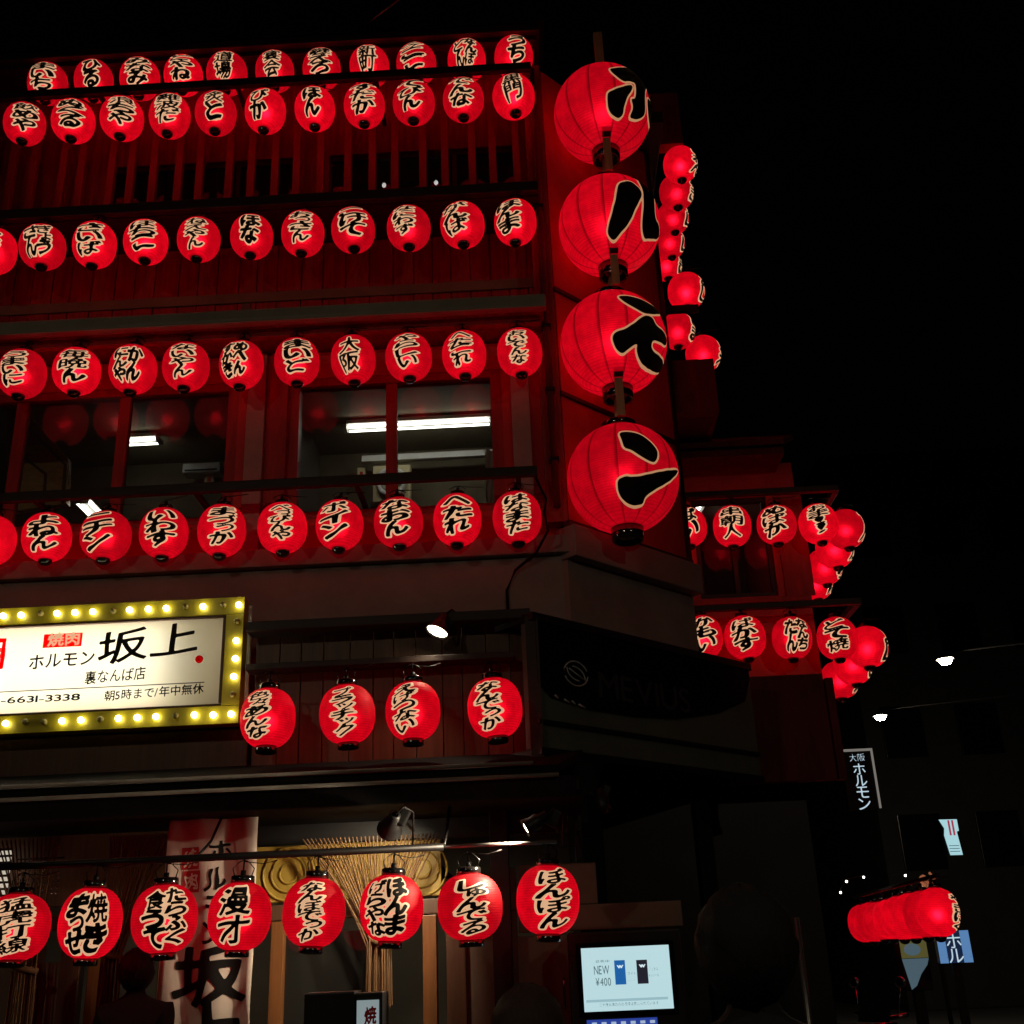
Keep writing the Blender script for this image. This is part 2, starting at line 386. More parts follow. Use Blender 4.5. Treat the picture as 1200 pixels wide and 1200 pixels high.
# battens in front of the openings
zb1, zb0 = zat(140, 8.2), zat(240, 8.2)
x = xat(14, 215, 8.2); xs = []
step = (xat(608, 190, 8.2)-xat(14, 220, 8.2))/21
bat = None
for k in range(-4, 22):
    xx = x+k*step
    if bat is None:
        bat = MB().box(-.033, .033, -.03, .03, zb0, zb1, bev=.005).mesh('batten'); bat.materials.append(M['red_wood'])
    o = bpy.data.objects.new('batten', bat); COL.objects.link(o); o.parent = B; o.matrix_parent_inverse = Matrix.Translation(-B.location)
    o.location = (xx+random.uniform(-.012, .012), 8.2, 0); o.rotation_euler = (0, random.uniform(-.004, .004), 0)
# plank strip joints under the third floor rail
zp1, zp0 = zat(262, 8.3), zat(362, 8.3)
xx = XL
while xx < XC-.1:
    ww = random.uniform(.16, .22)
    PB('plank', 'red_plank', xx+.004, min(xx+ww, XC)-.004, YW3-.03-random.random()*.008, YW3-.003, zp0, zp1, bev=.004); xx += ww
# rails that carry the lanterns
def rail(name, py, Y, x0, x1, th, m='dark_wood', dy=.07):
    z = zat(py, Y); P(MB().box(x0, x1, Y-dy/2, Y+dy/2, z-th/2, z+th/2, bev=.008), name, m)
    xb = x1-.15
    while xb > x0:
        PB('rail_bracket', m, xb-.02, xb+.02, Y+dy/2+.002, 8.34, z-.02, z+.02); xb -= 1.25
    return z
XR = xat(622, 80, 7.8)
zrA = zat(66, 7.95); PB('roof_eave', 'dark_wood', XL, XR+.1, 7.86, YW3+.3, zrA+.04, zrA+.12)
PB('eave_beam', 'dark_wood', XL, XR+.06, 7.93, 8.0, zrA-.01, zrA+.035)
P(MB().prism([(XL, 7.84, zrA+.125), (XR+.15, 7.84, zrA+.125), (XR+.15, 11.5, zrA+1.2), (XL, 11.5, zrA+1.2)], (0, 0, .12)), 'roof', 'black')
zrB = rail('lantern_rail', 97, 7.72, XL, XR, .085, dy=.05)
zrC = rail('lantern_rail', 238, 7.74, XL, XR, .10)
PB('walkway_board', 'dark_wood', XL, XR, 7.8, 8.3, zrC-.04, zrC+.0)
# beige gutter and little canopy above the second floor
xg = xat(640, 362, 7.7)
PB('canopy_board', 'red_plank', XL, xg-.02, 7.76, YW3, z_gut0+.02, z_gut1-.02)
PB('gutter', 'beige_metal', XL, xg, 7.64, 7.755, z_gut0+.012, z_gut1, bev=.02)
PB('gutter_lip', 'beige_metal', XL, xg, 7.625, 7.70, z_gut0-.012, z_gut0+.01, bev=.004)
PB('lantern_batten', 'red_wood', XL, xg-.05, 7.80, 7.86, z_gut0-.05, z_gut0+.018)
# second floor wall, windows
z2t, z2b = zat(447, YW2), zat(612, YW2); zsill = zat(655, YW2)
W1 = (xat(-70, 520, YW2), xat(277, 520, YW2)); W2 = (xat(336, 520, YW2), xat(590, 520, YW2))
mb = MB(); mb.box(XL, XC, YW2, YW2+.14, z2t, z_gut0-.02); mb.box(XL, XC, YW2, YW2+.14, zsill, z2b)
mb.box(XL, W1[0], YW2, YW2+.14, z2b, z2t); mb.box(W1[1], W2[0], YW2, YW2+.14, z2b, z2t); mb.box(W2[1], XC, YW2, YW2+.14, z2b, z2t)
P(mb, 'second_floor_wall', 'red_panel')
for px, pm in ((298, 'pale_pillar'), (325, 'red_wood'), (612, 'pale_pillar')):
    xx = xat(px, 520, YW2-.03); PB('wall_post', pm, xx-.075, xx+.075, YW2-.05, YW2-.003, zsill, z_gut0-.03)
for a, b in (W1, W2):
    fr = MB(); fr.box(a, a+.09, YW2+.01, YW2+.12, z2b, z2t); fr.box(b-.09, b, YW2+.01, YW2+.12, z2b, z2t)
    fr.box(a+.09, b-.09, YW2+.012, YW2+.118, z2t-.07, z2t-.002); fr.box(a+.09, b-.09, YW2+.012, YW2+.118, z2b+.002, z2b+.07)
    mids = [xat(458, 520, YW2)] if a == W2[0] else [xat(18, 520, YW2), xat(140, 520, YW2)]
    for m_ in mids: fr.box(m_-.045, m_+.045, YW2+.03, YW2+.1, z2b+.07, z2t-.07)
    f = P(fr, 'window', 'red_wood')
    MB().box(a+.05, b-.05, YW2+.062, YW2+.068, z2b+.04, z2t-.04).build('pane', 'glass', f)
zrE = rail('lantern_rail', 569, 7.76, XL, xat(630, 556, 7.76), .08, dy=.05)
# second floor room
zc = 7.1
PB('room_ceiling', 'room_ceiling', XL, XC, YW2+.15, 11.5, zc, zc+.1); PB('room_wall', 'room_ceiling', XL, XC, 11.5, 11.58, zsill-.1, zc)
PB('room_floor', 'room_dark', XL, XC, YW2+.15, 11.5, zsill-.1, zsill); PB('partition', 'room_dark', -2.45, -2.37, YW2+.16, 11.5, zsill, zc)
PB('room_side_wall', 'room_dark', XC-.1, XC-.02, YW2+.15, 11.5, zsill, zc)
PB('ceiling_duct', 'white', xat(424, 535, 11.2), xat(582, 531, 11.2), 11.18, 11.25, at(500, 538, 11.2).z, at(500, 531, 11.2).z)
# ledge and fascia
zl0 = zat(668, 8.0); zl1 = zat(652, 7.9); zf0 = zat(735, 8.0)
PB('sill_ledge', 'mauve', XL, XC+.02, 7.93, YW2-.01, zl0, zsill-.004, bev=.01)
PB('fascia', 'mauve', XL, XC, 8.0, 8.15, zf0-.9, zl0-.004)
PB('floor_slab', 'room_dark', XL, XC, 8.16, 11.5, zf0-.2, zf0-.05)
# cut corner
def along(t, off=0): return Vector((XC, 8.0, 0))+cd*t+cn*off
LC = (Vector((XE, YE, 0))-Vector((XC, 8, 0))).length
def cbox(name, m, t0, t1, o0, o1, z0, z1, bev=.006):
    mtx = Matrix(((cd.x, -cn.x, 0, XC), (cd.y, -cn.y, 0, 8.0), (0, 0, 1, 0), (0, 0, 0, 1)))
    return P(MB().box(t0, t1, -o1, -o0, z0, z1, bev=bev, mtx=mtx), name, m)
zcw1 = zat(87, 8.05, 645); zcw0 = zat(618, 8.1, 650)
zs1, zs2 = zat(340, 8.0, 645), zat(462, 8.0, 645)
cbox('corner_wall', 'red_panel', 0, LC, -.15, 0, zs1+.02, zcw1)
cbox('corner_wall', 'red_panel', 0, LC, -.15, .006, zs2+.02, zs1-.02)
cbox('corner_wall', 'red_panel', 0, LC, -.15, 0, zcw0, zs2-.02)
cbox('corner_trim', 'dark_wood', -.02, LC+.02, -.02, .03, zs1-.018, zs1+.018); cbox('corner_trim', 'dark_wood', -.02, LC+.02, -.02, .025, zs2-.018, zs2+.018)
cbox('corner_trim', 'dark_wood', -.05, LC+.02, -.02, .05, zcw0-.05, zcw0-.004)
cbox('corner_post', 'dark_wood', LC-.01, LC+.05, -.1, .02, zcw0-.05, zcw1)
cbox('corner_fascia', 'mauve', -.05, LC+.03, -.15, .0, zf0-.35, zl0-.05)
cbox('corner_ledge', 'mauve', -.06, LC+.05, -.1, .10, zl0-.046, zcw0-.054, bev=.012)
PB('corner_post', 'red_wood', XC-.17, XC-.01, 7.98, 8.12, zcw0, zcw1+.05)
# side wall and upper right bits
PB('side_wall', 'red_panel', XE-.12, XE, YE+.02, 14, zf0-.3, zcw1-.2); PB('side_lower_wall', 'matt_black', XE-.12, XE, YE+.2, 14, 0, zf0-.303)
PB('corner_roof', 'black', XC, XE+.15, 8.6, 14, zcw1-.15, zcw1-.02)
a0 = at(776, 107, 9.6); a1 = at(800, 170, 9.6)
PB('eave_return', 'red_plank', XE+.003, a1.x, 9.55, 9.7, at(790, 172, 9.6).z, at(790, 112, 9.6).z)
b0 = at(785, 425, 9.3); b1 = at(842, 490, 9.3)
PB('balcony', 'dimmed_red', XE+.003, b1.x, 9.2, 9.32, at(815, 486, 9.25).z, at(815, 424, 9.25).z)
PB('balcony_return', 'dimmed_red', b1.x-.05, b1.x, 9.323, 10.4, at(815, 486, 9.25).z, at(815, 424, 9.25).z)
PB('balcony_floor', 'dark_wood', XE+.003, b1.x-.052, 9.325, 10.4, at(815, 486, 9.25).z, at(815, 482, 9.25).z)
PB('side_rail', 'dark_wood', XE+.02, xat(818, 362, 9.3), 9.25, 9.31, at(800, 366, 9.28).z, at(800, 359, 9.28).z)

dp = xat(633, 200, 7.95)
P(MB().tube([(XC-.09, 7.93, zcw1-.05), (XC-.09, 7.93, zcw0+.1)], .03, 12), 'drainpipe', 'dimmed_red')
for zz in (zcw0+.5, zs2, zs1-.4, zs1+.8): PB('pipe_clip', 'black', XC-.13, XC-.05, 7.89, 7.975, zz-.015, zz+.015)
ca = [at(638, 600, 7.7), at(642, 622, 7.72), at(628, 648, 7.9), at(604, 668, 7.97), at(594, 692, 7.98), at(596, 726, 7.97)]
P(MB().tube(ca, .011, 8), 'cable', 'wire')
P(MB().tube([at(628, 560, 7.78), at(640, 585, 7.74), at(638, 600, 7.7)], .011, 8), 'cable', 'wire')
# recessed plank panel with four lanterns
xr0, xr1 = xat(298, 800, 7.75), xat(622, 800, 7.75)
zr1 = zat(738, 7.75, 450); zr0 = zat(892, 7.75, 450)
xx = xr0
while xx < xr1-.02:
    ww = random.uniform(.14, .2); PB('plank', 'deep_brown', xx+.003, min(xx+ww, xr1)-.003, 7.75, 7.78+random.random()*.006, zr0-.1, zr1, bev=.004); xx += ww
PB('panel_frame', 'dark_wood', xr0-.03, xr1+.02, 7.55, 7.74, zr1-.02, zr1+.05); PB('panel_frame', 'dark_wood', xr0-.02, xr1-.1, 7.56, 7.73, zat(776, 7.6, 450)-.02, zat(776, 7.6, 450)+.025)
PB('panel_post', 'dark_wood', xr1-.02, xr1+.07, 7.5, 7.9, zr0-.1, zr1-.025)
PB('lower_wall', 'deep_brown', XL, xr0-.035, 7.78, 7.9, zr0-.1, zat(850, 7.8))
# lower eave: dark sloping roof, gutters
ze1 = zat(884, 7.74, 450); ze0 = zat(905, 7.02, 450)
P(MB().prism([(XL, 7.02, ze0), (.10, 7.02, ze0), (.28, 7.8, ze1-.02), (XL, 7.8, ze1-.02)], (0, 0, -.05)), 'lower_eave', 'matt_black')
def pipe(name, pya, pyb, pxa, pxb, Y, r, m):
    a, b = at(pxa, pya, Y), at(pxb, pyb, Y); z = (a.z+b.z)/2
    P(MB().tube([(XL, Y, z), (b.x, Y, z)], r, 10), name, m)
pipe('bamboo_edge', 913, 891, 270, 625, 6.99, .012, 'old_bamboo'); pipe('bamboo_edge', 928, 905, 270, 655, 6.95, .013, 'old_bamboo')
PB('eave_board', 'matt_black', XL, .2, 6.98, 7.0, ze0-.2, ze0-.075)
PB('soffit', 'matt_black', XL, .25, 7.003, 8.0, ze0-.2, ze0-.16)

# ground floor front
def gb(name, m, px0, px1, py0, py1, Y, d=.06, bev=.006):
    cx, cy = (px0+px1)/2, (py0+py1)/2
    return PB(name, m, xat(px0, cy, Y), xat(px1, cy, Y), Y, Y+d, at(cx, py1, Y).z, at(cx, py0, Y).z, bev=bev)
zg = 2.7
PB('door_header', 'deep_brown', XL, .0, 7.66, 7.78, zat(1075, 7.7, 420), zat(1057, 7.7, 420))
PB('transom', 'deep_brown', XL, xat(300, 960, 7.75), 7.8, 7.84, zat(1052, 7.8), zg)
PB('transom', 'black', xat(300, 960, 7.75), .15, 7.8, 7.84, zat(985, 7.8, 450), zg)
yp = gb('ochre_panel', 'yellow_panel', 298, 517, 988, 1054, 7.74, .04)
rg = MB()
for px in (338, 412, 494):
    c = at(px, 1024-(px-338)*.04, 7.73)
    for rr in (.17, .115, .06):
        n = 40; rg.tube([(c.x+rr*math.cos(2*math.pi*k/n), 7.733, c.z+rr*math.sin(2*math.pi*k/n)) for k in range(n+1)], .009, 6)
P(rg, 'ring_ornament', 'yellow_panel')
for px, w_, m_ in ((-20, 16, 'brown_wood'), (40, 12, 'brown_wood'), (82, 24, 'deep_brown'), (112, 18, 'brown_wood'), (190, 10, 'deep_brown'), (324, 16, 'brown_wood'), (504, 17, 'brown_wood'), (535, 24, 'deep_brown')):
    xx = xat(px, 1140, 7.68); hw = w_/2/190*1.0
    PB('door_post', m_, xx-hw, xx+hw, 7.66, 7.76, .13, zat(1076, 7.7, 420))
PB('door_panel', 'taupe', xat(46, 1140, 7.7), xat(76, 1140, 7.7), 7.72, 7.75, .13, zat(1128, 7.72, 60)); PB('door_panel', 'taupe', xat(-16, 1140, 7.7), xat(34, 1140, 7.7), 7.72, 7.75, .13, zat(1105, 7.72, 60))
gp = MB().box(xat(333, 1140, 7.7), xat(440, 1140, 7.7), 7.73, 7.736, .6, zat(1092, 7.72, 380)); P(gp, 'door_pane', 'dark_glass')
PB('door_pane', 'taupe', xat(545, 1140, 7.7), xat(588, 1140, 7.7), 7.71, 7.74, .13, zat(1076, 7.7, 420))
PB('wall_post', 'black', xat(578, 1100, 7.6), xat(600, 1100, 7.6), 7.5, 7.66, .13, zg)
PB('sliding_door', 'taupe', xat(606, 1140, 7.72), xat(684, 1140, 7.72), 7.72, 7.76, .13, zat(1096, 7.72, 640))
PB('door_frame', 'deep_brown', xat(600, 1140, 7.7), xat(608, 1140, 7.7), 7.68, 7.77, .13, zat(1015, 7.7, 640)); PB('door_frame', 'deep_brown', xat(672, 1140, 7.7), xat(682, 1140, 7.7), 7.68, 7.715, .13, zat(1096, 7.7, 640))
PB('door_frame', 'taupe', xat(608, 1080, 7.7), xat(800, 1080, 7.7), 7.69, 7.75, zat(1092, 7.7, 640), zat(1062, 7.7, 640))
PB('door_upper_panel', 'taupe', xat(608, 1040, 7.73), xat(700, 1040, 7.73), 7.76, 7.79, zat(1061, 7.7, 640), zat(1012, 7.7, 640))
h = at(661, 1160, 7.68); P(MB().tube([(h.x, 7.66, h.z-.11), (h.x, 7.65, h.z-.09), (h.x, 7.65, h.z+.05), (h.x, 7.66, h.z+.07)], .008, 8), 'door_handle', 'chrome')
PB('dining_room_wall', 'plaster', XL, .2, 10.4, 10.5, .1, zg); PB('dining_room_end_wall', 'black', .2, .25, 8.05, 10.5, .1, zg+.1); PB('dining_room_ceiling', 'plaster', XL, .19, 8.0, 10.4, zg, zg+.05)
PB('corner_lower_wall', 'black', .45, XE-.15, 9.25, 9.35, .1, zf0-.36)

# ------------------------------------------------------------------ annex on the right
YA = 10.25
A = thing('annex_building', 'lower red annex right of the cut corner with lanterns on two rails', 'building', (2.2, 10.25, 0))
def Q(mb, name, m):
    o = mb.build(name, m); o.parent = A; o.matrix_parent_inverse = Matrix.Translation(-A.location); return o
def QB(name, m, *a, bev=.006): return Q(MB().box(*a, bev=bev), name, m)
def az(px, py, Y=YA): return at(px, py, Y).z
xa1 = xat(950, 700, YA); zt = az(870, 545)
zw1, zw0 = az(870, 582), az(870, 700)
wx0, wx1 = xat(815, 640, YA), xat(905, 640, YA)
zlow = at(940, 905, YA).z
QB('ground_wall', 'black', XE+.01, xa1-.3, YA+.01, YA+.12, 0, zlow-.003)
mb = MB(); mb.box(XE+.01, xa1, YA, YA+.12, zw1, zt); mb.box(XE+.01, wx0, YA, YA+.12, zw0, zw1); mb.box(wx1, xa1, YA, YA+.12, zw0, zw1); mb.box(XE+.01, xa1, YA, YA+.12, zlow, zw0)
Q(mb, 'front_wall', 'red_panel')
fr = MB(); fr.box(wx0, wx1, YA+.03, YA+.09, zw1-.05, zw1-.003); fr.box(wx0, wx1, YA+.03, YA+.09, zw0+.003, zw0+.05)
for xx in (wx0+.025, (wx0+wx1)/2, wx1-.025): fr.box(xx-.022, xx+.022, YA+.028, YA+.092, zw0+.05, zw1-.05)
f = Q(fr, 'window', 'dark_wood'); MB().box(wx0, wx1, YA+.058, YA+.062, zw0, zw1).build('pane', 'glass', f)
QB('corner_post', 'red_wood', xat(914, 650, YA), xat(948, 650, YA), YA-.03, YA-.003, zw0-.02, zw1)
QB('side_wall', 'red_panel', xa1-.1, xa1, YA+.125, 15, zlow+.1, zt); QB('back_room_wall', 'room_dark', XE+.01, xa1-.11, 12.6, 12.7, zw0-.3, zt)
QB('room_ceiling', 'plaster', XE+.01, xa1-.11, YA+.125, 12.6, zt-.06, zt)
za = az(870, 578, 9.95)
P_ = MB().prism([(XE+.05, 9.75, zt-.02), (xat(925, 560, 9.75), 9.75, zt-.02), (xa1+.1, 10.4, zt+.32), (XE+.05, 10.4, zt+.32)], (0, 0, .06)); Q(P_, 'eave_roof', 'dimmed_red')
QB('eave_soffit', 'dimmed_red', XE+.05, xat(925, 560, 9.75), 9.8, YA-.003, zt-.1, zt-.025)
QB('lantern_rail', 'dark_wood', XE+.1, xat(983, 578, 9.95), 9.92, 9.98, za-.03, za+.03); QB('lantern_rail', 'dark_wood', XE+.1, xat(1010, 710, 9.95), 9.92, 9.98, az(900, 710, 9.95)-.03, az(900, 710, 9.95)+.03)
QB('sill_board', 'red_wood', XE+.02, xa1, YA-.05, YA-.003, zw0-.07, zw0-.02)
xs_ = xa1+.32
QB('side_lantern_rail', 'dark_wood', xs_-.03, xs_+.03, 9.99, 12.2, za-.03, za+.03); QB('side_lantern_rail', 'dark_wood', xs_-.0, xs_+.06, 9.99, 12.0, az(900, 710, 9.95)-.03, az(900, 710, 9.95)+.03)
xq0, xq1 = XE+.02, xat(985, 860, 9.85)
QB('lower_wall', 'dimmed_red', xq0, xq1-.08, 9.85, 9.95, at(940, 915, 9.85).z, at(940, 790, 9.85).z); QB('edge_strip', 'dimmed_red', xq1-.07, xq1, 9.83, 9.96, at(940, 915, 9.85).z, at(960, 795, 9.85).z)

# ------------------------------------------------------------------ lanterns
RS, HS = .183, .198
CAPR = .05
def profile(R, Hh, cap, n=18, e=2.25):
    zc_ = Hh*(1-(cap/R)**e)**(1/e)
    pr = []
    for k in range(n+1):
        z = -zc_+2*zc_*k/n; pr.append((R*(max(0, 1-abs(z/Hh)**e))**(1/e), z))
    return pr, zc_
def rad_at(z, R, Hh, e=2.25): return R*(max(.02, 1-min(.995, abs(z/Hh))**e))**(1/e)
pr, ZC = profile(RS, HS, CAPR)
ME = {}
def keep(k, me, m): me.materials.append(M[m]); ME[k] = me
keep('shell', MB().lathe(pr, 36).mesh('paper_shell'), 'paper')
keep('top', MB().lathe([(0, ZC+.035), (CAPR-.006, ZC+.035), (CAPR+.003, ZC+.03), (CAPR+.004, ZC-.004), (CAPR-.012, ZC-.006), (0, ZC-.005)], 24).mesh('top_ring'), 'lacquer')
keep('base', MB().lathe([(0, -ZC-.044), (.012, -ZC-.0432), (.024, -ZC-.040), (.034, -ZC-.035), (.043, -ZC-.026), (CAPR, -ZC-.013), (CAPR+.003, -ZC+.004), (CAPR-.012, -ZC+.006), (0, -ZC+.005)], 24).mesh('base_cap'), 'lacquer')
ZW = ZC-.006
keep('wtop', MB().lathe([(0, ZC+.035), (.06, ZC+.035), (.069, ZC+.03), (.07, ZW-.006), (.055, ZW-.008), (0, ZW-.006)], 28).mesh('top_ring'), 'lacquer')
keep('wbase', MB().lathe([(0, -ZC-.02), (.055, -ZC-.022), (.058, -ZC-.034), (.067, -ZC-.033), (.07, -ZC-.027), (.07, -ZW+.006), (.055, -ZW+.008), (0, -ZW+.006)], 28).mesh('base_cap'), 'lacquer')
def hanger_mesh(hook):
    mb = MB(); zt_ = ZC+.035
    for s in (-1, 1): mb.tube([(s*.05, 0, zt_-.004), (s*.064, 0, zt_+hook*.45), (s*.03, 0, zt_+hook*.85), (0, 0, zt_+hook)], .0035, 6)
    mb.tube([(0, 0, zt_-.004), (0, 0, zt_+.03)], .016, 10); mb.tube([(0, 0, zt_+.03), (0, 0, zt_+hook)], .005, 6)
    mb.tube([(.0, .0, zt_+hook*.9), (.11, .02, zt_+hook*.55+.02), (.19, .03, zt_+hook)], .0032, 6)
    return mb.mesh('hanger')
blight = bpy.data.lights.new('lantern_bulb', 'POINT'); blight.energy = .9; blight.color = (1, .75, .5); blight.shadow_soft_size = .03
ORD = ['first', 'second', 'third', 'fourth', 'fifth', 'sixth', 'seventh', 'eighth', 'ninth', 'tenth', 'eleventh', 'twelfth']
_ln = [0]
def lantern(loc, text, off, label, group, hook=.1, dx=.0058, Ht=.29, Wd=.225, wide=False, drop=0, ang=None):
    _ln[0] += 1
    loc = Vector(loc); azm = math.atan2(loc.x, loc.y)
    yaw = -azm + math.asin(max(-.98, min(.98, off)))
    if ang is not None: yaw = rad(ang)
    root = thing('paper_lantern', label, 'lantern', loc, 0, group)
    sh = link('paper_shell', ME['shell'], None, root); link('top_ring', ME['wtop' if wide else 'top'], None, root); link('base_cap', ME['wbase' if wide else 'base'], None, root)
    sh.rotation_euler = (0, 0, random.uniform(0, 6.28))
    k = 'hang%.2f' % hook
    if k not in ME: keep(k, hanger_mesh(hook), 'wire')
    hg = link('hanger', ME[k], None, root); hg.rotation_euler = (0, 0, random.uniform(-.5, .5))
    lo = bpy.data.objects.new('bulb_light', blight); COL.objects.link(lo); lo.parent = root; lo.location = (0, 0, -.02)
    rs = random.Random(_ln[0])
    X, Y = grid(-.155, .155, -.172, .172, dx)
    F = field(columns(text, Wd, Ht), X, Y+drop, rs.uniform(.05, .2), .006, _ln[0])
    def fn(d): return lambda x, y: ((rad_at(y, RS, HS)+d)*math.sin(yaw+x/RS), -(rad_at(y, RS, HS)+d)*math.cos(yaw+x/RS), y)
    bd = link('lettering_border', march(F, X, Y, -.0125, fn(.002)), 'cream', root)
    link('lettering', march(F, X, Y, 0, fn(.0045)), 'ink', bd)
    root.rotation_euler = (rs.uniform(-.05, .05), rs.uniform(-.06, .06), 0); root.scale = (rs.uniform(.96, 1.03),)*2+(rs.uniform(.95, 1.03),)
    return root
def row(pts, Y, texts, offs, rowname, group, zfix=None, hook=.1, **kw):
    zs = [at(px, py, Y).z for px, py in pts]; n = len(pts)
    A_ = np.polyfit([p[0] for p in pts], zs, 1)
    for k, ((px, py), t, o) in enumerate(zip(pts, texts, offs)):
        q = at(px, py, Y); z = .5*q.z+.5*(A_[0]*px+A_[1])
        lantern((q.x, Y, z), t, o, 'red paper lantern, %s from the left in the %s' % (ORD[k], rowname), group, hook, **kw)
row([(56, 98), (110, 95), (164, 93), (215, 88), (266, 86), (322, 84), (377, 82), (433, 79), (488, 76), (547, 71), (602, 66)], 8.0,
    ['まいち', 'ひる', 'みなみ', 'どやね', '道場', '宴会', '鍵えろ', '新町', '今ここ', 'なんぼ|どん', 'うち'],
    [-.39, -.24, -.2, -.2, -.23, -.2, -.15, -.15, -.25, -.1, .2], 'topmost row, partly behind the rail', 'lanterns in the topmost row under the roof eave', hook=.08, Ht=.272, drop=.03)
row([(29, 145), (86, 142), (143, 139), (199, 136), (253, 133), (311, 131), (369, 129), (427, 125), (485, 121), (543, 117), (602, 113)], 7.72,
    ['飲めや', 'ぬくる', '浪ちや', '難波だ', '炙と', 'ぴか', 'ほん', 'すだか', 'てびん', 'でんな', '黒門'],
    [-.05, -.2, -.1, -.18, -.14, -.38, -.2, -.1, -.18, -.14, -.05], 'second row down, above the red battens', 'lanterns in the second row down', hook=.06, Ht=.268, drop=.03)
row([(-6, 295), (50, 289), (111, 287), (171, 284), (233, 281), (295, 278), (355, 274), (414, 269), (479, 268), (542, 264), (604, 261)], 7.74,
    ['なに', 'ぎょう|さん', 'さいば', 'ぼちこ', 'ねえやん', 'ほな', 'おっさん', 'こけて', 'なにわず', 'がんば', 'ほんま'],
    [-.3, -.3, -.32, -.22, -.2, -.13, -.14, -.07, -.25, -.38, -.37], 'row below the red battens', 'lanterns in the third row down', hook=.06, Ht=.27, drop=.024)
row([(26, 438), (90, 435), (156, 433), (218, 430), (283, 428), (348, 424), (414, 422), (479, 419), (544, 416), (609, 413)], 7.78,
    ['うまいに', '毎晩ん', 'かん|にんや', 'ないやん', 'めへん|すかき', 'まいど', '大阪', 'やらしい', 'へたこれ', 'おいでんな'],
    [-.44, -.2, -.28, -.2, -.4, 0, -.2, -.1, -.17, -.1], 'row under the beige gutter', 'lanterns in the row under the beige gutter', hook=.07, Ht=.275, drop=.02)
row([(-10, 633), (55, 629), (124, 629), (192, 625), (260, 622), (331, 619), (398, 615), (467, 612), (536, 609), (606, 607)], 7.76,
    ['ほい', 'よねん', 'ニナン', 'いわす', 'まづっか', 'べっぴんや', 'ボイン', 'なおん', 'へたれ', 'はなまた'],
    [-.3, -.2, -.43, -.18, 0, -.1, -.28, -.15, 0, 0], 'row under the second-floor window rail', 'lanterns in the row under the window rail', hook=.05, Ht=.28, drop=.01)
row([(314, 842), (407, 837), (484, 833), (580, 830)], 7.32, ['色々あんな', 'プラッチック', 'えげつない', 'なんでっか'], [-.45, -.18, -.33, -.26],
    'row of four beside the shop sign', 'lanterns in front of the dark plank panel', hook=.09, wide=True, Wd=.24, Ht=.30)
row([(19, 1087), (106, 1081), (193, 1076), (281, 1074), (368, 1069), (459, 1064), (551, 1065), (642, 1053)], 6.75,
    ['猛虎打線', '焼き|まっせ', 'たらふく|食うて', '漫才', 'なんぼでっか', 'ほんま|げらやな', 'しゅんでる', 'ぼんぽん'],
    [-.12, -.15, 0, -.22, -.14, -.2, .05, .2], 'lowest row along the ground-floor front', 'lanterns in the lowest row', hook=.09, dx=.004, Ht=.31, Wd=.25, wide=True)
row([(806, 618), (858, 617), (910, 615), (959, 614)], 9.95, ['ばい', '串朝人', 'めばか', 'おま!!'], [.1, 0, -.1, .1], 'upper row on the annex front', 'lanterns on the upper rail of the annex', hook=.06)
row([(824, 747), (873, 747), (928, 748), (981, 748)], 9.95, ['かもい', 'ばかす', 'なんち|たん', 'どて焼'], [.1, 0, .3, 0], 'lower row on the annex front', 'lanterns on the lower rail of the annex', hook=.06)
# rows that run back along the sides of the buildings
def back_row(p0, Y0, p1, Y1, n, texts, rowname, group, ang=70):
    a, b = at(*p0, Y0), at(*p1, Y1); z = (a.z+b.z)/2
    for k in range(n):
        t = k/(n-1); q = a.lerp(b, t)
        lantern((q.x, q.y, q.z*.5+z*.5), texts[k % len(texts)], 0, 'red paper lantern, %s from the front in the %s' % (ORD[k], rowname), group, .06, dx=.007, ang=ang)
back_row((991, 621), 10.05, (955, 683), 11.75, 4, ['でん', 'ほか', 'まつり', 'かに'], 'upper row receding along the annex side', 'lanterns along the annex side, upper row')
back_row((1016, 757), 10.05, (984, 798), 11.25, 3, ['よし', 'たこ', 'うえ'], 'lower row receding along the annex side', 'lanterns along the annex side, lower row')
back_row((797, 192), 9.65, (781, 312), 11.45, 5, ['のれん', 'ねぎ', 'すし', 'くし', 'かき'], 'top row receding beside the big lanterns', 'lanterns on the upper side wall', 75)
back_row((804, 342), 9.35, (794, 388), 10.1, 2, ['あじ', 'しま'], 'short row above the red balcony', 'lanterns above the balcony', 75)
q = at(824, 415, 10.2); lantern(q, 'ええ', .95, 'red paper lantern half hidden behind the red balcony wall', 'lanterns above the balcony', .06, dx=.007, ang=84)
back_row((1099, 1069), 10.2, (1013, 1082), 13.4, 8, ['やきにく', 'さけ', 'めし', 'てつ'], 'low row receding along the side street', 'lanterns in the low row along the side street', 58)
q0, q1 = at(1099, 1069, 10.2), at(1013, 1082, 13.4)
lr = thing('lantern_pole', 'dark pole carrying the low row of lanterns along the side street', 'pole', (q0.x, q0.y, 0))
MB().tube([(0, -.15, q0.z+.29), (q1.x-q0.x, q1.y-q0.y+.3, q0.z+.29)], .018, 8).build('rail', 'wire', lr)
MB().tube([(-.25, 3.4, 0), (-.25, 3.4, q0.z+.31)], .02, 8).build('post', 'wire', lr)

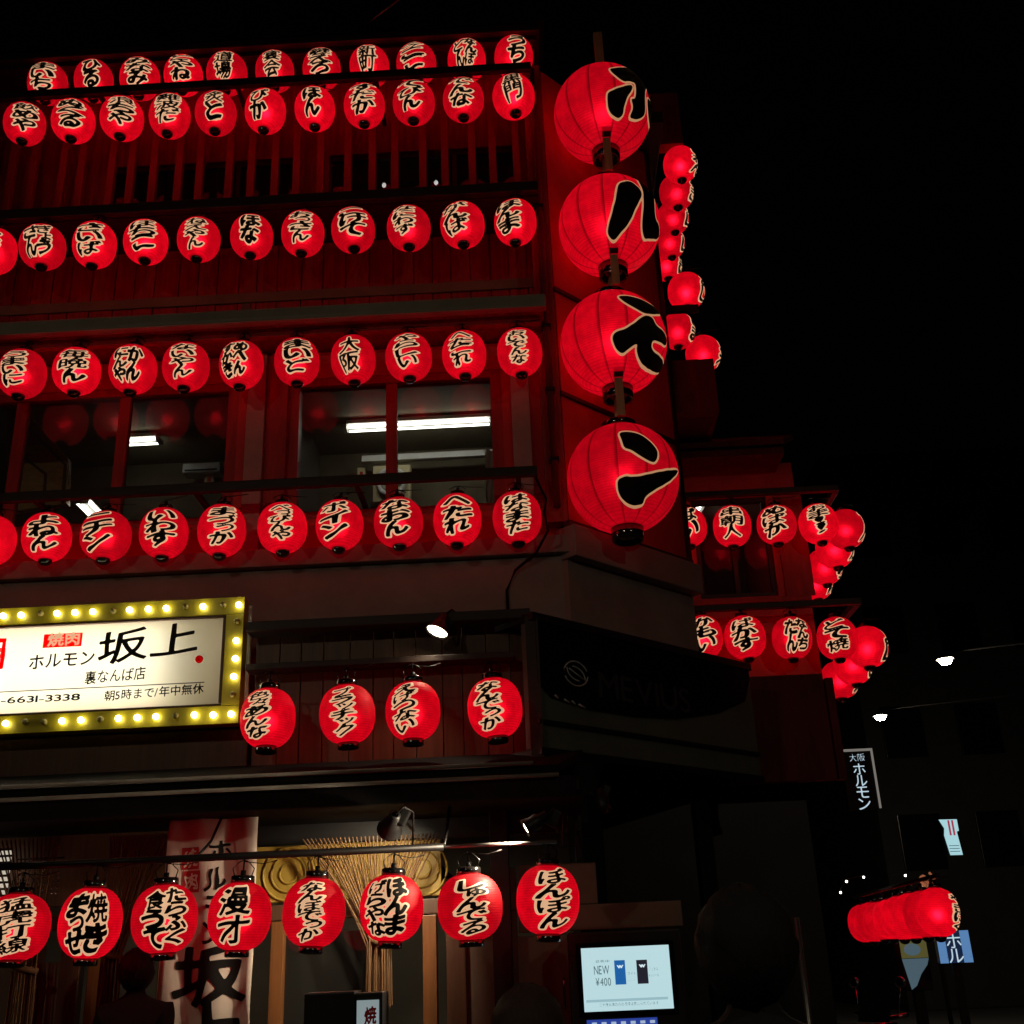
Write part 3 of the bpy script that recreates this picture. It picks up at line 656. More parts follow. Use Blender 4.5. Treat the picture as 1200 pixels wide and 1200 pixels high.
# four big lanterns on the cut corner
BR, BH, BC = .435, .435, .12
def ray_hit(px, py, C, R, Hh):
    d = _F + _R*((px-600)/FPX) - _U*((py-600)/FPX); o = CAMLOC-C
    sc = Vector((1/R, 1/R, 1/Hh)); d2 = Vector((d.x*sc.x, d.y*sc.y, d.z*sc.z)); o2 = Vector((o.x*sc.x, o.y*sc.y, o.z*sc.z))
    a, b, c = d2.dot(d2), o2.dot(d2), o2.dot(o2)-1; D = b*b-a*c
    t = (-b-math.sqrt(max(0, D)))/a; p = o+d*t
    lon = math.atan2(p.x, -p.y)
    if D < 0:
        lon += .12*math.sqrt(-D)/a**.5
    return lon*R, max(-Hh*.9, min(Hh*.9, p.z))
BIG = {
 'ホ': ((630, 30), [[(430, 270), (480, 260), (545, 258), (600, 290), (655, 330), (662, 372), (652, 420), (655, 540), (625, 572), (590, 578), (555, 568), (582, 505), (568, 450), (596, 452), (600, 355), (560, 342), (520, 345)],
   [(430, 412), (470, 392), (520, 374), (575, 362), (580, 388), (545, 440), (525, 500), (520, 550), (490, 575), (450, 550), (430, 510), (425, 450)], [(668, 440), (690, 470), (702, 520), (694, 610), (682, 648), (674, 580), (667, 500)]]),
 'ル': ((0, 0), [[(724, 215), (738, 212), (750, 222), (752, 230), (745, 243), (737, 262), (726, 275), (719, 284), (713, 277), (712, 270), (716, 255), (722, 232)],
   [(743, 207), (753, 212), (762, 222), (766, 232), (767, 257), (772, 265), (771, 281), (760, 280), (754, 281), (751, 268), (754, 240), (753, 222)]]),
 'モ': ((630, 230), [[(485, 612), (560, 612), (640, 636), (720, 685), (755, 722), (690, 724), (645, 716), (600, 690), (530, 650)],
   [(650, 728), (700, 740), (720, 790), (770, 830), (788, 880), (778, 920), (740, 890), (700, 882), (688, 920), (700, 950), (740, 980), (762, 1010), (760, 1070), (720, 1082), (690, 1070), (640, 1040), (610, 990), (600, 940), (608, 902), (560, 930), (520, 970), (480, 940), (455, 870), (470, 835), (540, 812), (600, 770)]]),
 'ン': ((630, 440), [[(495, 352), (560, 345), (630, 365), (690, 410), (730, 460), (730, 510), (710, 535), (670, 520), (620, 490), (570, 455), (530, 445), (515, 400)],
   [(490, 640), (540, 615), (570, 625), (640, 615), (720, 595), (800, 580), (860, 578), (840, 612), (800, 650), (740, 685), (690, 715), (650, 750), (640, 790), (600, 800), (550, 790), (510, 750), (490, 700)]])}
bpr, BZ = profile(BR, BH, BC, 28, 2.05)
keep('bshell', MB().lathe(bpr, 56).mesh('paper_shell'), 'big_paper')
keep('bbase', MB().lathe([(BC-.02, -BZ-.10), (BC-.012, -BZ-.105), (BC, -BZ-.098), (BC+.006, -BZ+.004), (BC-.02, -BZ+.006), (BC-.022, -BZ-.03), (BC-.02, -BZ-.1)], 30).mesh('base_ring'), 'lacquer')
keep('btop', MB().lathe([(BC-.02, BZ-.004), (BC+.008, BZ-.004), (BC+.02, BZ+.05), (BC+.012, BZ+.058), (BC-.02, BZ+.05), (BC-.02, BZ-.004)], 30).mesh('top_ring'), 'lacquer')
keep('bplate', MB().lathe([(0, -BZ-.085), (.05, -BZ-.083), (BC-.024, -BZ-.07), (BC-.024, -BZ-.06), (0, -BZ-.06)], 24).mesh('base_plate'), 'lacquer')
biglight = bpy.data.lights.new('big_lantern_bulb', 'POINT'); biglight.energy = 3.0; biglight.color = (1, .8, .6); biglight.shadow_soft_size = .05
bigs = [('ホ', 706, 134), ('ル', 714, 265), ('モ', 719, 403), ('ン', 730, 561)]
wh = ['topmost', 'second from the top', 'third from the top', 'lowest']
cent = []
for (ch, px, py), where in zip(bigs, wh):
    c = at(px, py, 7.95); cent.append(c)
    root = thing('big_paper_lantern', 'giant red lantern with black %s, %s of the four on the cut corner' % (ch, where), 'lantern', c, 0, 'giant lanterns on the cut corner')
    s_ = link('paper_shell', ME['bshell'], None, root); s_.rotation_euler = (0, 0, .3+random.uniform(-.1, .1))
    for k, nm in (('bbase', 'base_ring'), ('btop', 'top_ring'), ('bplate', 'base_plate')): link(nm, ME[k], None, root)
    lo = bpy.data.objects.new('bulb_light', biglight); COL.objects.link(lo); lo.parent = root
    (ox, oy), polys = BIG[ch]
    pp = []
    for pl in polys:
        for _ in range(2): pl = [((1-t)*a[0]+t*b[0], (1-t)*a[1]+t*b[1]) for a, b in zip(pl, pl[1:]+pl[:1]) for t in (.22, .78)]
        sub = []
        for a, b in zip(pl, pl[1:]+pl[:1]):
            for t in (0, .5):
                x_, y_ = a[0]+(b[0]-a[0])*t, a[1]+(b[1]-a[1])*t
                if ox: x_, y_ = ox+x_/5.217, oy+y_/5.217
                sub.append(ray_hit(x_, y_, c, BR, BH))
        pp.append(np.array(sub))
    al = np.concatenate(pp); lo_, hi_ = al.min(0)-.05, al.max(0)+.05
    X, Y = grid(lo_[0], hi_[0], lo_[1], hi_[1], .0065)
    F = sdf(pp, X, Y)+.001*np.sin(X*50+Y*40)
    def fn(d): return lambda x, y: ((rad_at(y, BR, BH, 2.05)+d)*math.sin(x/BR), -(rad_at(y, BR, BH, 2.05)+d)*math.cos(x/BR), y)
    bd = link('lettering_border', march(F, X, Y, -.0165, fn(.003)), 'big_cream', root); link('lettering', march(F, X, Y, 0, fn(.006)), 'ink', bd)
bp_ = thing('lantern_mast', 'pale timber mast in pieces behind and between the four giant lanterns', 'mast', (cent[0].x, 7.95, cent[0].z))
p = at(700, 42, 7.97); c0 = cent[0]
MB().box(p.x-.04-c0.x, p.x+.04-c0.x, -.03, .05, BH-.02, p.z-c0.z, bev=.006).build('timber_top', 'pale_wood', bp_)
for a, b in zip(cent, cent[1:]):
    ya = -.15
    za_ = a.z-BH-.13-c0.z; zb_ = a.z-BZ+.02-c0.z; xm = a.x-c0.x+.0
    MB().box(xm-.032, xm+.032, -BC-.045, -BC-.012, b.z+BZ-c0.z+.05, a.z-BH+.03-c0.z, bev=.004).build('timber_link', 'pale_wood', bp_)
    MB().box(xm-.036, xm+.036, -BC-.048-.05, -BC-.01, a.z-BH+.035-c0.z, a.z-BH+.12-c0.z, bev=.004).build('link_bracket', 'black', bp_)
    MB().tube([(a.x-c0.x, 0, a.z-BZ-c0.z), (b.x-c0.x, 0, b.z+BZ-c0.z)], .03, 10).build('timber_core', 'pale_wood', bp_)
for c in cent:
    MB().box(c.x-c0.x-.02, c.x-c0.x+.02, BR+.005, .9, c.z-c0.z-.02, c.z-c0.z+.02).build('bracket_arm', 'black', bp_)

# ------------------------------------------------------------------ illuminated shop sign
YS = 7.58
sx0, sx1 = xat(-150, 785, YS), xat(284, 775, YS); sz1 = zat(700, YS, 284); sz0 = zat(848, YS, 281)
sgn = thing('shop_sign', 'long backlit white shop sign with brush writing in a yellow bulb frame', 'sign', ((sx0+sx1)/2, YS, sz0))
L0 = Vector(sgn.location)
def SB(name, m, x0, x1, y0, y1, z0, z1, bev=.005): return MB().box(x0-L0.x, x1-L0.x, y0-L0.y, y1-L0.y, z0-L0.z, z1-L0.z, bev=bev).build(name, m, sgn)
fw = .128
M['sign_face'] = (lambda: None)
m_, t_, p_ = nodes('backlit_acrylic'); t_.nodes.remove(p_); tl = t_.nodes.new('ShaderNodeBsdfTranslucent'); tl.inputs[0].default_value = (.95, .92, .82, 1)
gl = t_.nodes.new('ShaderNodeBsdfGlossy'); gl.inputs['Roughness'].default_value = .2; gl.inputs[0].default_value = (.8, .8, .8, 1); mx = t_.nodes.new('ShaderNodeMixShader'); mx.inputs[0].default_value = .04
t_.links.new(tl.outputs[0], mx.inputs[1]); t_.links.new(gl.outputs[0], mx.inputs[2]); t_.links.new(mx.outputs[0], t_.nodes['Material Output'].inputs[0]); M['sign_face'] = m_
m_, t_, p_ = nodes('red_film'); t_.nodes.remove(p_); tl = t_.nodes.new('ShaderNodeBsdfTranslucent'); tl.inputs[0].default_value = (.8, .02, .02, 1); ds = t_.nodes.new('ShaderNodeBsdfTransparent'); ds.inputs[0].default_value = (.75, .02, .02, 1); mx = t_.nodes.new('ShaderNodeMixShader'); mx.inputs[0].default_value = .75
t_.links.new(tl.outputs[0], mx.inputs[1]); t_.links.new(ds.outputs[0], mx.inputs[2]); t_.links.new(mx.outputs[0], t_.nodes['Material Output'].inputs[0]); M['red_film'] = m_
SB('back_box', 'white', sx0, sx1, YS+.20, YS+.22, sz0, sz1)
fr = MB()
def fbox(x0, x1, z0, z1): fr.box(x0-L0.x, x1-L0.x, -.02, .10, z0-L0.z, z1-L0.z, bev=.004)
fbox(sx0, sx1, sz1-fw, sz1); fbox(sx0, sx1, sz0, sz0+fw); fbox(sx1-fw, sx1, sz0+fw+.002, sz1-fw-.002); fbox(sx0, sx0+fw, sz0+fw+.002, sz1-fw-.002)
fr.build('bulb_frame', 'yellow_frame', sgn)
ix0, ix1, iz0, iz1 = sx0+fw, sx1-fw, sz0+fw, sz1-fw
fi = MB()
for a in ((ix0, ix1, iz1-.016, iz1-.002), (ix0, ix1, iz0+.002, iz0+.016), (ix1-.022, ix1-.002, iz0+.023, iz1-.023)): fi.box(a[0]-L0.x, a[1]-L0.x, -.012, .05, a[2]-L0.z, a[3]-L0.z)
fi.build('inner_trim', 'deep_brown', sgn)
SB('sign_face', 'sign_face', ix0, ix1-.003, YS+.012, YS+.016, iz0+.003, iz1-.003, bev=0)
SB('inner_casing', 'white', ix0, ix1, YS+.105, YS+.195, iz0-.05, iz0-.02); SB('inner_casing', 'white', ix0, ix1, YS+.105, YS+.195, iz1+.02, iz1+.05)
tb = MB()
for k in range(3):
    zz = iz0+(iz1-iz0)*(.2+.3*k); tb.tube([(ix0+.05-L0.x, .13, zz-L0.z), (ix1-.42-L0.x, .13, zz-L0.z)], .014, 8)
M['sign_tube'] = emit('sign_tube', (1, .97, .88), 36); tb.build('inner_tube', 'sign_tube', sgn)
bulb = MB().lathe([(0, -.026), (.013, -.022), (.021, -.008), (.022, .004), (.016, .018), (.014, .026), (0, .027)], 14, Matrix.Rotation(rad(-90), 4, 'X')).mesh('bulb')
def bulbs(lst):
    for px, py, on in lst:
        q = at(px, py, YS-.04); me = ME['b1' if on else 'b0']
        o = bpy.data.objects.new('light_bulb', me); COL.objects.link(o); o.parent = sgn; o.location = (q.x-L0.x, -.045, q.z-L0.z)
keep('b1', bulb.copy(), 'bulb'); keep('b0', bulb, 'dead_bulb')
s_ = 330/1200
top = [(-21, 722, 1), (4, 722, 1), (25, 721, 1), (48, 719, 0), (67, 719, 1), (88, 718, 1), (109, 717, 1), (133, 716, 0), (152, 715, 1), (174, 714, 1), (195, 713, 1), (218, 711, 0), (238, 711, 1), (262, 709, 0), (280, 709, 1)]
right = [(278, 728, 0), (277, 751, 1), (276, 772, 1), (274, 793, 1), (273, 814, 0), (271, 837, 1)]
bot = [(-15, 850, 1), (7, 848, 1), (30, 846, 0), (52, 846, 0), (73, 845, 1), (95, 844, 1), (118, 843, 0), (139, 842, 1), (161, 841, 1), (183, 840, 1), (206, 839, 0), (228, 838, 1), (250, 838, 1)]
bulbs(top+right+bot)
YT = YS-.0125
def fs(x, y): return (x-L0.x, YT-YS+.022, y-L0.z)
def spx(px, py): q = at(px, py, YS+.01); return q.x, q.z
def stext(name, text, pxa, py, pxb, hpx, m, wt=.01, asp=1.0, shear=0, wob=0, dx=.003):
    x0, z = spx(pxa, py); x1, _ = spx(pxb, py); size = hpx/157/.88
    cs = line(text, 0, 0, size, wt)
    ext = max(c[1]+c[3]/2 for c in cs); k = (x1-x0)/ext
    cs = [(c, x0+a*k, z+b, ww*k, hh, w_) for c, a, b, ww, hh, w_ in cs]
    X0, X1 = x0-.03, x1+.03
    X, Y = grid(X0, X1, z-size*.75, z+size*.75, dx)
    return link(name, march(field([(c, a-x0, b-z, w1, h1, w_) for c, a, b, w1, h1, w_ in cs], X-x0, Y-z, shear, wob, 5), X, Y, 0, fs, run=40), m, sgn)
stext('large_lettering', '坂上', 114, 762, 231, 36, 'ink', .012, shear=.09, wob=.009)
stext('lettering', 'ホルモン', 33, 777, 110, 17, 'ink', .015, shear=.04, wob=.003)
x0, z0_ = spx(51, 760); x1, z1_ = spx(98, 742)
SB('red_box', 'red_film', x0, x1, YT+.0052, YT+.0075, z0_, z1_, bev=0)
def fs2(x, y): return (x-L0.x, YT-YS+.003, y-L0.z)
_f = fs; fs = fs2
stext('box_lettering', '焼肉', 57, 751, 94, 14, 'cream', .03, wob=.002)
fs = _f
stext('lettering', '裏なんば店', 99, 795, 170, 14, 'ink', .01, shear=.04, wob=.002)
stext('telephone_number', '06-6631-3338', -22, 822, 93, 9, 'ink', .018)
stext('opening_hours', '朝5時まで/年中無休', 122, 816, 238, 11, 'ink', .012, shear=.03)
xa_, za_ = spx(-2, 809); xb_, zb_ = spx(240, 803); SB('rule_line', 'ink', xa_-.8, xb_, YT+.0052, YT+.0075, (za_+zb_)/2-.003, (za_+zb_)/2+.003, bev=0)
xs1, zs1_ = spx(234, 773)
MB().lathe([(.0, 0), (.028, 0), (.028, .003), (0, .003)], 20, Matrix.Translation((xs1-L0.x, .0, zs1_-L0.z)) @ Matrix.Rotation(rad(90), 4, 'X')).build('red_seal', 'red_film', sgn)
# red stamp at the left end
x0, z0_ = spx(-60, 806); x1, z1_ = spx(8, 748)
st = MB()
for a in ((x0, x1, z1_-.03, z1_), (x1-.025, x1, z0_+.12, z1_-.031), (x0, x1-.05, z0_, z0_+.12)): st.box(a[0]-L0.x, a[1]-L0.x, YT-YS+.0178, YT-YS+.021, a[2]-L0.z, a[3]-L0.z)
st.build('red_stamp', 'red_film', sgn)
stext('stamp_lettering', '肉', -30, 772, 4, 26, 'red_film', .04)

# ------------------------------------------------------------------ clamp lamps
def clamp_lamp(px, py, Y, direc, label, energy, r=.085, cone=110, cat='lamp', lit=True, col=(1, .85, .6)):
    c = at(px, py, Y); root = thing('clamp_lamp', label, cat, c)
    d = Vector(direc).normalized(); q = Vector((0, 0, -1)).rotation_difference(d).to_matrix().to_4x4()
    MB().lathe([(.02, .115), (.034, .11), (.036, .06), (.05, .045), (r*.8, .01), (r, -.035), (r+.004, -.04), (r-.006, -.034), (r*.76, .008), (.045, .038), (.0, .04)], 24, q).build('shade', 'black', root)
    if lit:
        b = MB().lathe([(0, -.038), (r*.5, -.034), (r*.86, -.026), (r*.86, -.02), (0, -.02)], 20, q).build('bulb', 'warm_bulb', root)
        ld = bpy.data.lights.new('clamp_spot', 'SPOT'); ld.energy = energy; ld.spot_size = rad(cone); ld.spot_blend = .6; ld.color = col; ld.shadow_soft_size = .04
        lo = bpy.data.objects.new('lamp_light', ld); COL.objects.link(lo); lo.parent = root; lo.location = d*.06; lo.rotation_euler = Vector((0, 0, -1)).rotation_difference(d).to_euler()
    e = -d*.11
    MB().tube([e*1.0, e+Vector((.05, .03, .05)), e+Vector((.10, .08, .02)), e+Vector((.09, .14, -.1)), e+Vector((.08, .2, -.16))], .007, 8).build('cable', 'wire', root)
    MB().box(-.03, .03, -.03, .03, -.05, .05, bev=.01, mtx=Matrix.Translation(e+Vector((.04, .06, -.01))) @ Matrix.Rotation(.5, 4, 'Y')).build('clamp', 'black', root)
    MB().tube([e+Vector((.03, .04, 0)), e+Vector((.06, .3, -.05)), e+Vector((.06, .42, -.05))], .01, 8).build('bracket', 'wire', root)
clamp_lamp(514, 736, 7.5, (-.35, -.25, -.9), 'black clamp lamp glowing below the fascia right of the shop sign', 14)
clamp_lamp(622, 967, 6.72, (-.95, -.1, -.5), 'small lit clamp lamp at the right end of the lowest lantern bar', 115, r=.055, cone=105)
clamp_lamp(458, 968, 6.9, (-.3, .7, -.42), 'round black lamp turned away, lighting the ground-floor front', 46, r=.075, cone=100)
clamp_lamp(707, 945, 7.4, (.2, -.2, -.9), 'small unlit red-lit lamp under the dark corner awning', 0, r=.05, lit=False)

# ------------------------------------------------------------------ bar that carries the lowest lanterns
a, b, c = at(-60, 1023, 6.75), at(520, 988, 6.75), at(652, 982, 6.75); zb_ = (a.z+b.z)/2
bar = thing('lantern_bar', 'thin dark bar along the ground floor carrying the lowest lanterns', 'bar', (b.x, 6.75, zb_))
MB().tube([(-4.5, 0, 0), (0, 0, 0)], .022, 10).build('dark_pipe', 'wire', bar); MB().tube([(.0, 0, 0), (c.x-b.x, 0, 0)], .011, 10).build('steel_pipe', 'grey_metal', bar)
for dx_ in (-3.2, -1.45, .0): MB().tube([(dx_, 0, .01), (dx_, .25, .12), (dx_, .5, ze0-.165-zb_)], .009, 6).build('support', 'wire', bar)

# ------------------------------------------------------------------ ground floor: banner, string curtains, sign box, people
YB = 7.3
ba, bb = at(201, 956, YB), at(303, 952, YB); zbt = ba.z
nb = thing('cloth_banner', 'tall off-white cloth banner with black brush writing hanging in the doorway', 'banner', ((ba.x+bb.x)/2, YB, zbt))
wB = bb.x-ba.x
bm = MB(); n, k_ = 16, 30; vs = []
def ban(x, z): return .022*math.sin(x*22+z*2.1)+.016*math.sin(x*9-z*5)+.01*math.sin(z*13)
for j in range(k_+1):
    for i in range(n+1):
        x_ = -wB/2+wB*i/n; z_ = -1.7*j/k_; vs.append(bm.bm.verts.new((x_*(1-.03*math.sin(z_*3)), ban(x_, z_), z_)))
for j in range(k_):
    for i in range(n):
        f = bm.bm.faces.new((vs[j*(n+1)+i], vs[j*(n+1)+i+1], vs[(j+1)*(n+1)+i+1], vs[(j+1)*(n+1)+i])); f.smooth = True
bn = bm.build('cloth', 'cloth', nb); sm = bn.modifiers.new('thick', 'SOLIDIFY'); sm.thickness = .004
MB().tube([(-wB/2-.03, 0, .01), (wB/2+.03, 0, .01)], .012, 8).build('rod', 'deep_brown', nb)
def fb(d): return lambda x, y: (x, ban(x, y)-d, y)
def btext(name, ch, pxc, pyc, wpx, hpx, m, wt=.03, d=.006):
    q = at(pxc, pyc, YB); cx, cz = q.x-nb.location.x, q.z-zbt; ww, hh = wpx/178, hpx/178
    X, Y = grid(cx-ww*.8, cx+ww*.8, cz-hh*.8, cz+hh*.8, .005)
    link(name, march(field([(ch, 0, 0, ww, hh, wt)], X-cx, Y-cz, .06, .008, 9), X, Y, 0, fb(d), run=2), m, nb)
for ch, x_, y_, w_, h_ in (('ホ', 258, 996, 24, 20), ('ル', 252, 1030, 22, 24), ('モ', 256, 1062, 26, 24), ('ン', 252, 1092, 24, 22), ('坂', 246, 1142, 76, 60), ('上', 246, 1208, 70, 58)): btext('lettering', ch, x_, y_, w_, h_, 'ink', .028)
for ch, y_ in (('焼', 1006), ('肉', 1033)):
    q = at(223, y_, YB); cx, cz = q.x-nb.location.x, q.z-zbt
    X, Y = grid(cx-.058, cx+.058, cz-.066, cz+.066, .012)
    link('red_patch', march(np.ones(X.shape), X, Y, 0, fb(.0065), run=1), 'red_cloth', nb); btext('patch_lettering', ch, 223, y_, 15, 18, 'cloth', .02, .0085)
def curtain(label, x0px, x1px, ytop, tiepx, tiepy, Y, n, drop):
    root = thing('string_curtain', label, 'curtain', (at(tiepx, tiepy, Y).x, Y, at(tiepx, tiepy, Y).z)); tie = at(tiepx, tiepy, Y); mb = MB(); mt = MB()
    for k in range(n):
        t = k/(n-1); a = at(x0px+(x1px-x0px)*t, ytop, Y); a.z = at((x0px+x1px)/2, ytop, Y).z
        jit = Vector(((t-.5)*.12+random.uniform(-.02, .02), random.uniform(-.05, .05), random.uniform(-.04, .04)))
        p0 = a-tie; p2 = jit; pm = p0*.5+p2*.5+Vector((-(p0.x)*.22, 0, -.10)) ; pts = []
        for s in range(9):
            u = s/8; pts.append(p0*(1-u)**2+pm*2*u*(1-u)+p2*u*u)
        e = Vector((jit.x*1.1, jit.y, -drop*random.uniform(.8, 1)))
        pts += [p2.lerp(e, .5)+Vector((0, 0, 0)), e]
        mb.tube(pts, .0055, 5, cap=False)
    mb.build('strings', 'rope', root)
    mt.tube([(-.08, 0, .02), (0, -.06, 0), (.08, 0, -.02)], .02, 8).build('tie_band', 'rope', root)
curtain('brown string curtain gathered to one side before the ochre panel', 355, 515, 980, 444, 1104, 7.5, 34, .42)
curtain('brown string curtain left of the cloth banner, gathered low', 130, 205, 978, 133, 1120, 7.5, 30, .45)
curtain('string curtain at the far left edge behind the lowest lanterns', -60, 70, 985, 30, 1135, 7.5, 26, .4)
q = at(45, 1030, 7.62)
bsn = thing('bead_screen', 'small screen of glittering beads at the left edge above the lowest lanterns', 'bead screen', q)
bd_ = MB(); rs = random.Random(5)
for i in range(9):
    for j in range(7):
        bd_.ball(((i-4)*.032+rs.uniform(-.006, .006), rs.uniform(-.01, .01), (j-3)*.032+rs.uniform(-.006, .006)), .009, 8)
bd_.build('beads', 'chrome', bsn)
MB().tube([(-.16, 0, .13), (.16, 0, .13)], .006, 6).build('rod', 'wire', bsn)
q = at(2, 1022, 7.64); M['pale_window'] = emit('lit_lattice_paper', (1, .9, .7), .5, (.5, .45, .4))
lw = thing('lattice_window', 'lit lattice window at the far left edge behind the lowest row', 'window', q)
MB().box(-.3, .05, 0, .01, -.2, .14).build('lit_paper', 'pale_window', lw)
lt = MB()
for k in range(9): lt.box(-.31, .06, -.02, -.004, -.2+k*.042, -.186+k*.042)
lt.build('lattice', 'dark_wood', lw)
# small lit box sign at the bottom
q = at(400, 1162, 6.2)
bs = thing('box_sign', 'small black standing box with a lit pale panel and red writing', 'sign', (q.x, 6.2, 0))
MB().box(at(356, 1180, 6.2).x-q.x, at(416, 1180, 6.2).x-q.x-.003, 0, .25, .4, q.z, bev=.01).build('cabinet', 'black', bs)
MB().box(at(416, 1180, 6.2).x-q.x, at(448, 1180, 6.2).x-q.x, .01, .24, .4, q.z-.01, bev=.008).build('lamp_box', 'black', bs)
M['pale_lit'] = emit('pale_lit_panel', (.62, .78, .82), .32, (.3, .3, .3))
MB().box(at(418, 1180, 6.2).x-q.x, at(444, 1180, 6.2).x-q.x, .002, .008, .45, at(430, 1172, 6.2).z).build('lit_panel', 'pale_lit', bs)
qq = at(434, 1190, 6.2); X, Y = grid(-.06, .06, -.07, .07, .004)
link('lettering', march(field([('焼', 0, 0, .06, .08, .03)], X, Y, .05, .002), X, Y, 0, lambda x, y: (qq.x-q.x+x, -.0015, qq.z+y)), 'red_ink', bs)
for s in (.05, .3): MB().box(s-.18, s-.14, .05, .2, 0, .4).build('leg', 'black', bs)

def person(x, y, height, rz, label, hair, coat):
    root = thing('person', label, 'person', (x, y, .13 if y > 6.7 else 0), rz); s = height/1.7
    V = [(0, 0, .92), (0, .01, 1.12), (0, .01, 1.36), (0, 0, 1.45), (0, -.01, 1.52), (0, -.02, 1.6), (.19, .01, 1.38), (.25, .02, 1.1), (.26, -.06, .86), (.26, -.09, .76), (-.19, .01, 1.38), (-.25, .02, 1.1), (-.26, -.06, .86), (-.26, -.09, .76), (.1, 0, .85), (.11, -.01, .48), (.11, .02, .08), (.11, -.12, .04), (-.1, 0, .85), (-.11, -.01, .48), (-.11, .02, .08), (-.11, -.12, .04)]
    E_ = [(0, 1), (1, 2), (2, 3), (3, 4), (4, 5), (2, 6), (6, 7), (7, 8), (8, 9), (2, 10), (10, 11), (11, 12), (12, 13), (0, 14), (14, 15), (15, 16), (16, 17), (0, 18), (18, 19), (19, 20), (20, 21)]
    Rr = [.15, .14, .15, .06, .055, .08, .065, .05, .035, .03, .065, .05, .035, .03, .09, .065, .045, .04, .09, .065, .045, .04]
    me = bpy.data.meshes.new('body'); me.from_pydata([tuple(c*s for c in v) for v in V], E_, [])
    o = link('body', me, coat, root); md = o.modifiers.new('skin', 'SKIN'); sv = me.skin_vertices[0].data
    for k, r in enumerate(Rr): sv[k].radius = (r*s, r*s*.8)
    sv[0].use_root = True
    o.modifiers.new('sub', 'SUBSURF').render_levels = 2
    hd = MB().ball((0, -.02, 0), .098*s, 24, (.82, .95, 1.2))
    hd.ball((0, -.115*s, -.005), .018*s, 8, (.8, 1, 1.3))
    for sg in (-1, 1): hd.ball((sg*.082*s, -.01, -.005), .022*s, 8, (.5, 1, 1.4))
    link('head', hd.mesh('head'), 'skin', root, (0, 0, 1.585*s))
    hr = MB().ball((0, .012*s, .022*s), .118*s, 36, (.94, 1.0, 1.08)); rs = random.Random(3)
    for v in hr.bm.verts:
        if v.co.y < -.055*s and v.co.z < .045*s: v.co.y = -.045*s
        v.co *= 1+rs.uniform(-.045, .05)
    link('hair', hr.mesh('hair'), hair, root, (0, 0, 1.585*s))
q = at(160, 1150, 7.1); person(q.x, 7.1, 1.62, rad(180), 'person with short black hair in dark clothes standing before the doorway', 'hair', 'dark_cloth')
q = at(618, 1168, 3.2); person(q.x, 3.2, q.z, rad(170), 'person with dark brown hair passing by, only the crown in view', 'brown_hair', 'dark_cloth')

q = at(868, 1046, 2.7); person(q.x, 2.7, q.z/1.01, rad(165), 'person in dark clothes seen as a black silhouette right of the vending machine', 'hair', 'dark_cloth')
q = at(942, 1150, 8.6); pp = thing('steel_post', 'thin grey steel post standing right of the black silhouette', 'post', (q.x, q.y, 0))
MB().tube([(0, 0, 0), (0, 0, at(938, 1075, 8.6).z)], .024, 12).build('tube', 'grey_metal', pp); MB().lathe([(0, 0), (.07, 0), (.07, .02), (.03, .04), (0, .04)], 16).build('base_plate', 'grey_metal', pp)
# ------------------------------------------------------------------ corner awning with the dark sign
aw0 = Vector((-.02, 7.5, 0)); aw1 = Vector((1.78, 9.3, 0)); ad = (aw1-aw0).normalized(); an = Vector((ad.y, -ad.x, 0)); AL = (aw1-aw0).length
aw = thing('corner_awning', 'dark green-grey awning fascia at the cut corner with a curved black sign', 'awning', aw0)
def aproj(px, py):        # pixel -> (t, z) on the awning plane
    d = _F + _R*((px-600)/FPX) - _U*((py-600)/FPX); t = (aw0-CAMLOC).dot(an)/d.dot(an); p = CAMLOC+d*t
    return (p-aw0).dot(ad), p.z
def apt(t, z, o=0): v = ad*t+an*o; return (v.x, v.y, z)
zt_ = aproj(700, 745)[1]; zb_ = aproj(780, 895)[1]
MB().prism([apt(0, zb_), apt(AL, zb_), apt(AL, zt_), apt(0, zt_)], -an*.12).build('fascia_panel', 'green_grey', aw)
MB().prism([apt(-.02, zt_+.002, .02), apt(AL+.02, zt_+.002, .02), apt(AL+.02, zt_+.06, .02), apt(-.02, zt_+.06, .02)], -an*.6).build('top_board', 'black', aw)
zst = aproj(780, 868)[1]; MB().prism([apt(.0, zst-.015, .02), apt(AL, zst-.015, .02), apt(AL, zst+.015, .02), apt(0, zst+.015, .02)], -an*.018).build('rib', 'black', aw)
MB().prism([apt(0, zb_-.05, .03), apt(AL, zb_-.05, .03), apt(AL, zb_-.003, .03), apt(0, zb_-.003, .03)], -an*1.2).build('awning_soffit', 'black', aw)
pts = [apt(0.02, zt_-.01, .012), ]
low = [aproj(*p) for p in ((628, 800), (645, 818), (690, 832), (740, 840), (790, 843), (840, 836), (872, 822), (893, 800), (898, 790))]
pts = [apt(.01, zt_-.004, .012)]+[apt(max(.01, min(t, AL-.01)), z, .012) for t, z in low]+[apt(AL-.02, zt_-.004, .012)]
MB().prism(pts, -an*.011).build('black_sign', 'black_gloss', aw)
M['dim_letter'] = mat('dim_grey_letters', (.04, .04, .042), .4, var=.2); M['silver'] = mat('silver_line', (.5, .5, .5), .5)
t0, zz0 = aproj(700, 800); t1, _ = aproj(806, 815)
cs = line('MEVIUS', 0, 0, .27, .008); ex = max(c[1]+c[3]/2 for c in cs); k = (t1-t0)/ex
X, Y = grid(-.05, t1-t0+.05, -.2, .2, .006)
link('brand_lettering', march(field([(c, a*k, b, w1*k, h1, w_) for c, a, b, w1, h1, w_ in cs], X, Y), X, Y, 0, lambda x, y: apt(t0+x, zz0-.01+y, .0145), run=40), 'dim_letter', aw)
